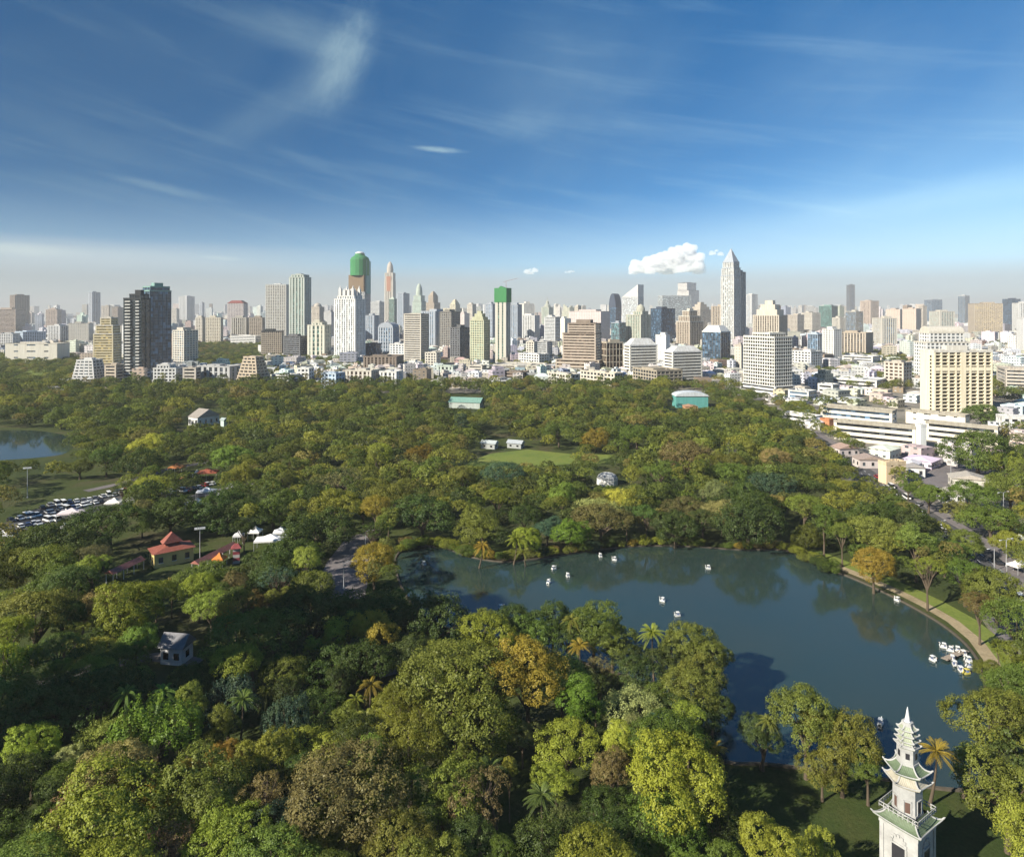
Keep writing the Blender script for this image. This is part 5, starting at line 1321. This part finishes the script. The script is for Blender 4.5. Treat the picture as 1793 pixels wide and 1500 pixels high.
# ------------------------------------------------------------------ halls and houses of the park
def gable(mb,w,d,z0,z1,o=.5,hipped=0,x=0,y=0):
    a,b=w/2+o,d/2+o; i=a-hipped
    mb.add([(x-a,y-b,z0),(x+a,y-b,z0),(x+a,y+b,z0),(x-a,y+b,z0),(x-i,y,z1),(x+i,y,z1)],[(0,1,5,4),(1,2,5),(2,3,4,5),(3,0,4),(3,2,1,0)])
def house(name,label,cat,x0,xs,x1,yb,zw,zr,wall,roofc,k=.6,windows=True,hip=0,roofm='tiles',group=None):
    Y=96000/(yb-HZ); c,w,d,rz=plan(x0,xs,x1,Y,k); t=thing(name,label,cat,(c.x,c.y,0),rz,group)
    mb=MB(); mb.box(0,0,zw/2,w,d,zw)
    if not hip:
        for s in (-1,1): mb.add([(s*w/2,-d/2,zw),(s*w/2,d/2,zw),(s*w/2,0,zr-.25)],[(0,1,2) if s>0 else (2,1,0)])
    mb.build('wall',M['wall'],t,WC.get(wall,wall) if isinstance(wall,str) else wall)
    r=MB(); gable(r,w,d,zw-.05,zr,.6,hip); r.build('roof',M[roofm],t,WC.get(roofc,roofc) if isinstance(roofc,str) else roofc)
    if windows:
        n=max(2,int(w/3.2)); m_=max(1,int(d/3.5))
        def win(x,y,sx,sy):
            g=MB(); g.box(x,y,zw*.5,sx,sy,zw*.38); o=g.build('window',M['glass'],t,GC['dark'])
            f=MB(); f.box(x,y,zw*.29,sx+.28,sy+.12,.14); f.build('sill',M['white'],o)
        for s in (-1,1):
            for i in range(n): win(-w/2+w*(i+.5)/n,s*d/2,1.3,.14)
            for i in range(m_): win(s*w/2,-d/2+d*(i+.5)/m_,.14,1.3)
    BL.append((c.x,c.y,max(w,d)/2)); return t,w,d
RED=(.29,.095,.065)
t,w,d=house('festival_hall','yellow walled hall with a tiered red tiled roof among the trees','hall',262,270,339,996,4.6,6.2,(.62,.50,.20),RED,k=1.7,hip=3.2)
r=MB(); r.box(0,0,6.1,w*.34,d*.36,2.2); gable(r,w*.36,d*.40,6.6,9.6,.7,1.2); r.build('upper_roof',M['tiles'],t,RED)
def walkway(label,pts,col):
    a,b=Vector(gp(*pts[0])),Vector(gp(*pts[1])); L=(b-a).length; m=(a+b)/2; t=thing('covered_walkway',label,'walkway',(m.x,m.y,0),math.atan2(b.y-a.y,b.x-a.x))
    r=MB(); gable(r,L,2.8,3.0,4.1,.3); r.build('roof',M['tiles'],t,col); p=MB()
    n=int(L/3)
    for i in range(n+1):
        for s in (-1.2,1.2): p.cyl((-L/2+L*i/n,s,0),(-L/2+L*i/n,s,3.1),.1)
    p.build('posts',M['white'],t)
walkway('long red roofed covered walkway left of the yellow hall',((192,1022),(246,996)),(.27,.11,.09))
walkway('long red roofed covered walkway leading from the yellow hall to the striped gate',((342,1004),(408,970)),(.34,.14,.11))
g=gp(414,985); t=thing('festival_gate','red and white striped gate tower at the end of the covered walkway','gate',(g[0],g[1],0),.3)
for nm,c,zs in (('red_band',(.24,.05,.06),(1.4,3.4)),('white_band',(.42,.40,.38),(.5,2.4,4.4))):
    mb=MB()
    for z in zs: mb.box(0,0,z,2.0,2.0,1.0)
    mb.build(nm,M['cloth'],t,c)
mb=MB(); gable(mb,2.4,2.4,4.9,6.2,.4,1.1); mb.build('roof',M['tiles'],t,(.26,.06,.06))
def marquee(label,px,py,w,d,h,col,rz=0,group=None):
    g=gp(px,py); t=thing('marquee_tent',label,'tent',(g[0],g[1],0),R(rz),group); mb=MB()
    a,b=w/2,d/2; mb.loft([[(-a,-b,h),(a,-b,h),(a,b,h),(-a,b,h)],[(-a,-b,h+.5),(a,-b,h+.5),(a,b,h+.5),(-a,b,h+.5)],[(-a*.45,-b*.45,h+1.1),(a*.45,-b*.45,h+1.1),(a*.45,b*.45,h+1.1),(-a*.45,b*.45,h+1.1)],[(-.1,-.1,h+2.1),(.1,-.1,h+2.1),(.1,.1,h+2.1),(-.1,.1,h+2.1)]]); mb.build('canopy',M['cloth'],t,col)
    p=MB()
    for x in (-a+.1,0,a-.1):
        for y in (-b+.1,b-.1): p.cyl((x,y,0),(x,y,h+.1),.07)
    p.build('tent_poles',M['steel'],t)
G_='tents on the park grounds'
for a in [('large white marquee beside the plaza, widest of the tents',474,962,10,5,3.2,(.72,.72,.72),8,G_),('small white peaked tent left of the large white marquee',447,945,4,4,2.8,(.75,.75,.74),0,G_),('white tent behind the large white marquee',492,946,5,4,2.8,(.7,.7,.7),10,G_),('small orange tent in front of the red roofed walkway',384,992,3.5,3.5,2.4,(.55,.20,.05),0,G_),
    ('pinkish white tent in the car park',126,912,9,5,3,(.62,.54,.54),12,G_),('bright white tent at the end of the parked cars',200,892,6,5,2.8,(.78,.76,.7),10,G_),('long white tent among trees right of the car park',345,893,9,4,2.8,(.72,.72,.72),20,G_),('grey white tent above the long white tent',362,872,8,4,2.8,(.6,.62,.66),14,G_),
    ('orange tent under the trees left of the pale half bare tree',310,828,7,5,2.8,(.5,.2,.07),0,G_),('dark red tent right of the orange tent under the trees',364,838,9,6,3,(.34,.10,.06),10,G_),('white tent at the left edge below the car park',6,945,6,4,2.8,(.75,.76,.78),0,G_),('white sunshade tent at the right edge beside the forecourt',1785,958,7,4,2.4,(.78,.77,.72),20,'sunshades across the road'),('second white sunshade at the right edge, lower than the other',1784,1002,6,3.5,2.2,(.74,.72,.66),20,'sunshades across the road'),
    ('small white tent at the lake corner of the plaza',535,1002,3,3,2.4,(.72,.72,.7),0,G_)]+[(f'small {cn} market stall roof, {ORD[i_] or "first"} of the stalls from the left',px_,py_,3.4,3,2.3,tuple(v*.8 for v in cc_),rz_,'market stalls under the trees') for i_,(px_,py_,cn,cc_,rz_) in enumerate([(18,948,'white',(.68,.68,.68),5),(60,952,'pale blue',(.5,.58,.66),9),(112,936,'white',(.7,.68,.66),12),(228,884,'white',(.68,.67,.64),20),(250,872,'pinkish',(.6,.5,.48),14),(276,866,'white',(.7,.7,.7),25),(300,872,'pale blue',(.48,.56,.64),8),(322,846,'orange',(.5,.22,.08),15),(345,838,'white',(.66,.66,.66),3),(388,876,'white',(.7,.7,.7),18),(405,862,'grey',(.45,.46,.47),12),(418,950,'white',(.7,.7,.7),8),(508,948,'pale blue',(.5,.58,.66),11)])]: marquee(*a)
house('gabled_hall','white hall with a grey gabled roof near the far left lake','hall',330,346,384,748,6.5,11.5,'white',(.33,.30,.26),k=1.6)
house('pavilion','pale teal low pavilion right of the white gabled hall','pavilion',386,392,398,747,4.5,6.0,(.45,.55,.53),(.35,.42,.42),k=.8,windows=False)
house('park_house','little white house with a grey roof in the dark near wood','house',281,318,338,1166,4.0,6.4,(.62,.62,.62),(.20,.20,.21),k=.8)
g=gp(1066,852); t=thing('dome_pavilion','round glass pavilion with a pale dome beyond the lake trees','pavilion',(g[0],g[1]+5,0)); 
mb=MB(); mb.lathe([(4.9,0),(4.9,2.6),(4.6,2.7)],24); mb.build('wall',M['wall'],t,WC['white'])
mb=MB(); mb.lathe([(4.7*math.cos(i*math.pi/16),2.6+2.7*math.sin(i*math.pi/16)) for i in range(8)]+[(.05,5.3)],24); mb.build('dome',M['roof'],t,(.40,.42,.43))
mb=MB()
for k in range(12):
    a=k*math.pi/6; mb.tube([(4.76*math.cos(i*math.pi/16)*math.cos(a),4.76*math.cos(i*math.pi/16)*math.sin(a),2.6+2.75*math.sin(i*math.pi/16)) for i in range(9)],[.07]*9,5)
mb.build('dome_ribs',M['white'],t)
# teal sports hall
t,w,d=house('sports_hall','sports hall with teal walls and a pale curved roof behind the wood','hall',1177,1184,1240,714,9.5,9.6,(.10,.32,.30),'white',k=1.9,windows=False,hip=2)
mb=MB(); a,b=w/2+.5,d/2+.5; n=10; mb.loft([[(x,-b*math.cos(math.pi*i/n),9.6+3.4*math.sin(math.pi*i/n)) for i in range(n+1)] for x in (-a,a)]); mb.build('curved_roof',M['roof'],t,(.55,.60,.64))
house('sports_annex','small orange brown annex in front of the teal sports hall','annex',1195,1200,1222,722,4.5,5.5,(.5,.28,.14),(.45,.26,.15),k=1)
house('training_shed','long shed with a sea green roof at the far edge of the wood','shed',786,840,848,716,5,8.5,(.4,.45,.42),(.20,.36,.30),k=.5,windows=False)
house('refreshment_pavilion','small white pavilion at the top of the sunlit lawn','pavilion',842,866,872,787,3.2,4.8,(.36,.38,.37),(.45,.5,.5),k=.6)
house('refreshment_pavilion','small grey white pavilion right of the other at the top of the lawn','pavilion',888,912,918,786,3.0,4.6,(.34,.36,.36),(.42,.46,.48),k=.6)
# ------------------------------------------------------------------ white school and houses right
SG='wings of the white school'
for a in [('front left wing of the white school with three rows of ribbon windows',1460,1603,1606,752,784,'hband',(.72,.67,.55),'dark',.16),('front right wing of the white school, behind the broad green tree',1621,1747,1750,753,784,'hband',(.72,.67,.55),'dark',.17),('rear wing of the white school with blue shaded windows',1437,1562,1570,724,751,'hband',(.74,.70,.60),'blue',.25),('side wing of the white school below the open grid building',1586,1690,1698,731,752,'solid',(.74,.70,.60),'dark',.25)]:
    bld('school_wing',a[0],*a[1:9],k=a[9],fh=3.3,bw=9,cat='school',group=SG,top='flat',toph=1,topc=(.34,.32,.27))
bld('stair_tower','pale blue stair tower joining the two front wings of the school',1603,1612,1622,748,786,'solid',(.66,.68,.66),'teal',k=.9,fh=3,bw=6,top='flat',toph=.3)
bld('low_building','white block at the right edge beside the school',1744,1755,1830,733,758,'grid','white','dark',k=2)
bld('low_building','orange red kiosk block left of the school rear wing',1436,1452,1460,738,753,'solid',(.45,.2,.1),'dark',k=.6)
bld('low_building','low white terraces at the far left of the school',1368,1425,1440,733,748,'hband','white','dark',k=.4,fh=3)
HG='low houses along the road'
for a in [('pinkish long house left below the school','house',1455,1470,1505,800,4.5,6.5,'pink',(.42,.30,.24)),('second pinkish long house, nearer the road','house',1492,1505,1552,820,4.5,6.3,'pink',(.38,.30,.25)),
  ('grey roofed row house behind the cream house','house',1584,1590,1620,836,5,6.5,'white',(.36,.34,.32)),('long white roofed row house with gables right of the cream house','house',1660,1668,1735,854,4.5,6.4,'cream',(.48,.44,.38)),('white long house below the row house','house',1640,1650,1690,880,4,5.5,'white',(.46,.42,.36)),('pale house behind the street trees at the right edge','house',1770,1776,1812,830,4.5,6.6,'white',(.42,.30,.26))]:
    house('low_house',a[0],a[1],*a[2:],k=1.6,group=HG)
bld('cream_house','tall flat roofed cream house at the bend of the road',1538,1552,1586,815,848,'solid',(.66,.53,.36),'brown',k=2,fh=3.2,bw=5)
sheet('school_yard',[gp(*p) for p in [(1470,800),(1750,795),(1793,810),(1793,860),(1600,880),(1540,850)]],.04,M['paving'])
# the open grid building, rebuilt with deep bays
for o in [o for o in S.objects if o.name.startswith('grid_building')]:
    kids=list(o.children)
    _,w,d,_=plan(1611,1636,1738,F*H/(722-HZ),2.6); Ht=zat(616,F*H/(722-HZ)); nfl=17; fh=Ht/nfl
    for c in kids:
        if c.name.startswith(('wall','glazing')): bpy.data.objects.remove(c)
    Wm,Gm=MB(),MB(); Wm.box(-1.85,0,Ht/2,w-3.7,d-.02,Ht); Gm.box(w/2-3.3,0,Ht/2,.5,d-1,Ht-1)
    for i in range(nfl+1): Wm.box(w/2-1.7,0,min(Ht-.3,i*fh+.45),3.4,d-.06,.75 if i not in(12,) else 3.0)
    m=8; b=d/m
    for i in range(m+1):
        y=-d/2+i*b; ww=1.1 if i!=4 else 4.2
        y=min(max(y,-d/2+ww/2),d/2-ww/2); Wm.box(w/2-1.65,y,Ht/2,3.5,ww,Ht-.05)
    for i in range(nfl-1):
        Gm.box(w*.25,-d/2,i*fh+1.9,2.0,.2,1.5); Wm.box(w*.25,-d/2-.12,i*fh+.95,2.5,.35,.2)
        Gm.box(-w/2,d*.2,i*fh+1.9,.2,2,1.5)
    Wm.build('wall',M['wall'],o,(.74,.67,.50)); Gm.build('glazing',M['glass'],o,(.012,.012,.012))

# ------------------------------------------------------------------ lamps, cars
def lamp(name,label,px,pyt,pyb,arms,cat,flood=False,group=None):
    Y=F*H/(pyb-HZ); X=(px-CX)*Y/F; h=zat(pyt,Y); t=thing(name,label,cat,(X,Y,0),R(20),group)
    mb=MB(); mb.cyl((0,0,0),(0,0,h),.16,.09); mb.box(0,0,.3,.5,.5,.6); mb.build('pole',M['steel'],t)
    a=MB(); hd=MB()
    for s in arms:
        if flood: a.box(s*.6,0,h,1.2,.1,.1); hd.box(s*1.1,-.15,h+.25,.9,.3,.6); hd.box(s*.3,-.15,h+.25,.5,.3,.6)
        else: a.tube([(0,0,h-.2),(s*1.2,0,h+.25),(s*2.4,0,h+.2)],[.06,.05,.04],5); hd.box(s*2.6,0,h+.17,.9,.3,.14)
    a.build('arm',M['steel'],t); hd.build('lamp_head',M['white'],t)
lamp('floodlight_mast','tall floodlight mast at the left beyond the car park',48,820,872,(-1,1),'lamp',True)
lamp('floodlight_mast','floodlight mast standing right of the yellow hall',350,926,990,(-1,1),'lamp',True)
for l,px,a,b,ar in [('double armed street lamp above the road bend',1645,913,948,(-1,1)),('tall street lamp at the right edge by the street trees',1757,862,915,(-1,1)),('single street lamp by the forecourt',1741,960,1000,(-1,)),('double armed street lamp in the road near the forecourt',1762,945,992,(-1,1)),('white lamp post on the plaza',602,985,1032,(1,)),('slender lamp post near the plaza tents',640,930,970,(1,)),('street lamp right of the school',1665,800,838,(1,))]: lamp('street_lamp',l,px,a,b,ar,'lamp',group='lamp posts')
def car_proto(col,van):
    t=thing('parked_car','car','car'); L,W=(4.3,1.75) if not van else (5.0,1.9); hb=.85 if not van else 1.0; ht_=1.45 if not van else 2.1
    prof=[(-L/2,.35),(-L/2,hb*.9),(-L/2+.15,hb),(L/2-.25,hb-.08),(L/2,.65),(L/2,.35)]
    mb=MB(); mb.loft([[(x,y*(W/2),z) for x,z in prof] for y in (-1,-.96,.96,1)]); mb.build('body',M['paint'],t,col)
    x0,x1,x2,x3=(-L/2+.25,-L/2+.75,.35,1.15) if not van else (-L/2+.05,-L/2+.15,1.2,1.9)
    mb=MB(); mb.loft([[(x0,y*.80,hb-.03),(x1,y*.66,ht_-.06),(x2,y*.66,ht_-.06),(x3,y*.80,hb-.1)] for y in (-1,1)]); mb.build('cabin_glass',M['glass'],t,GC['dark'])
    mb=MB(); mb.box((x1+x2)/2,0,ht_-.03,x2-x1,1.36,.07); mb.build('cabin_roof',M['paint'],t,col)
    for x in (-L*.3,L*.31):
        for s in (-1,1):
            mb=MB(); mb.cyl((x,s*(W/2-.2),.32),(x,s*(W/2+.01),.32),.32,n=12); mb.build('wheel',M['tyre'],t)
    mb=MB()
    for s in (-.6,.6): mb.box(L/2,s,.62,.06,.35,.16)
    mb.build('headlight',M['white'],t); return t
CC=[('white',(.75,.75,.74)),('silver',(.48,.49,.5)),('black',(.03,.03,.035)),('dark blue',(.03,.05,.13)),('red',(.38,.03,.03)),('grey',(.22,.22,.23))]
PR={n:car_proto(c,False) for n,c in CC}; PR['van']=car_proto((.74,.74,.72),True); used=set(); rc=random.Random(3)
def car(n,x,y,rz,label,group):
    p=PR[n]
    if n not in used: used.add(n); p.location=(x,y,.11); p.rotation_euler=(0,0,rz); p['label']=label; o=p
    else: o=dup(p,(x,y,.11),rz,label)
    o['group']=group; o['category']='van' if n=='van' else 'car'
    if n=='van': o.name='parked_van'
for (pa,pb,nn,rl) in (((22,912),(176,880),15,'front row of the car park'),((74,890),(212,866),13,'rear row of the car park'),((34,925),(150,900),11,'nearest row of the car park'),((205,864),(262,846),7,'short row beyond the car park'),((318,862),(372,848),7,'row of cars by the grey white tent')):
    a,b=Vector(gp(*pa)),Vector(gp(*pb)); th=math.atan2(b.y-a.y,b.x-a.x)+math.pi/2
    for i in range(nn):
        n=rc.choice(['white','white','silver','black','dark blue','grey','silver','red','van']); p=a.lerp(b,i/(nn-1)); o=ORD[i] if i else 'first'
        car(n,p.x+rc.uniform(-.4,.4),p.y+rc.uniform(-1.1,1.1),th+rc.uniform(-.12,.12)+(math.pi if rc.random()<.5 else 0)+rc.uniform(-.04,.04),f"{n if n!='van' else 'white van'} {'car ' if n!='van' else ''}parked {o} from left in the {rl}",'cars in the car park')
k=0
for i in range(1,len(road_c)-1):
    a,b=Vector(road_c[i]),Vector(road_c[i+1]); th=math.atan2(b.y-a.y,b.x-a.x); n_=Vector((-math.sin(th),math.cos(th)))
    for s in range(3):
        lane=rc.choice((-1.7,1.7,5,-5)); p=a.lerp(b,(s+rc.uniform(.1,.8))/3)+n_*lane; n=rc.choice(['white','silver','black','red','van','grey']); 
        o=(['first']+ORD[1:]+['twenty first','twenty second','twenty third','twenty fourth'])[k]; k+=1
        car(n,p.x,p.y,th+(math.pi if lane>0 else 0),f"{n if n!='van' else 'white van'} {'car ' if n!='van' else ''}driving on the road, {o} from the nearer end",'cars on the road')
for px,py,rz,l,n in [(1771,925,80,'white van beside the street trees at the right edge','van'),(1785,1050,60,'white van on the forecourt at the right edge','van'),(560,1020,20,'dark car standing on the plaza','black'),(1700,842,10,'white car in front of the long row house','white'),(1640,858,30,'silver car on the yard beside the cream house','silver'),(1560,868,60,'red car at the bend below the cream house','red'),(1610,885,40,'grey car parked near the bend by the street lamp','grey')]:
    g=gp(px,py); car(n,g[0],g[1],R(rz),l,'cars standing about')
for n,p in PR.items():
    if n not in used:
        for c in list(p.children): bpy.data.objects.remove(c)
        bpy.data.objects.remove(p)

# ------------------------------------------------------------------ cumulus clouds, far beyond the haze
import bmesh
m,nt,_,_=newmat('cloud_vapour'); pv=nt.nodes.new('ShaderNodeVolumePrincipled'); pv.inputs['Color'].default_value=(1,1,1,1); pv.inputs['Density'].default_value=.0065; pv.inputs['Anisotropy'].default_value=.0
oo=nt.nodes.new('ShaderNodeOutputMaterial'); nt.links.new(pv.outputs[0],oo.inputs['Volume']); M['cloud']=m
def cloud(label,px0,px1,ytop,ybase,prof,n,seed,Y=21000):
    r=random.Random(seed); s=Y/F; bm=bmesh.new(); W=(px1-px0); Hh=ybase-ytop
    for i in range(n):
        u=r.random(); hmax=prof(u); v=r.random()**.8*hmax; rad=Hh*r.uniform(.07,.17)*(1.15-.5*v)*(1 if n>12 else 2.4)*min(1,.35+hmax)
        x=(px0+W*u-CX)*s; z=H+(HZ-ybase+Hh*v*.9+rad*.35)*s; y=Y+r.uniform(-.25,.25)*W*s*.5
        res=bmesh.ops.create_icosphere(bm,subdivisions=2,radius=rad*s)
        for vt in res['verts']:
            c=vt.co.copy(); k=1+.22*mn.noise(c*(2.2/(rad*s))+Vector((i*3.1,0,0)))+.12*mn.noise(c*(5/(rad*s))+Vector((0,i*2.7,0)))
            vt.co=Vector((c.x*1.25*k+x,c.y*k+y,max(c.z*k,-rad*s*.4)+z))
    me=bpy.data.meshes.new('cloud'); bm.to_mesh(me); bm.free(); me.materials.append(M['cloud']); me.polygons.foreach_set('use_smooth',[True]*len(me.polygons))
    o=ob('cloud',me); tag(o,label,'cloud')
    rm=o.modifiers.new('fuse','REMESH'); rm.mode='VOXEL'; rm.voxel_size=W*s/(190 if n>50 else 60); rm.use_smooth_shade=True
    sm_=o.modifiers.new('soft','SMOOTH'); sm_.factor=.5; sm_.iterations=8 if n>50 else 2
    for k_,(sc_,st_) in enumerate(((W*s/22,W*s/34),(W*s/60,W*s/80))):
        tx=bpy.data.textures.new('billow','CLOUDS'); tx.noise_scale=sc_; tx.noise_depth=3
        dm=o.modifiers.new('billow','DISPLACE'); dm.texture=tx; dm.strength=st_; dm.texture_coords='GLOBAL'
def pr(u):
    return .38+.62*min(1,max(0,(u-.1)/.65))**1.1 if u<.82 else max(.1,1-(u-.82)*4.5)
cloud('large white cumulus cloud left of the tallest pointed tower',1108,1232,424,480,pr,300,4)
cloud('small white puff between the large cumulus and the tallest pointed tower',1242,1262,436,448,lambda u:.7,8,7)
cloud('small white cloud puff low over the centre of the skyline, left of another',922,944,467,482,lambda u:1-abs(u-.5),9,9)
cloud('tiny white cloud puff low over the skyline, right of another small puff',990,1010,471,480,lambda u:.6,6,12)
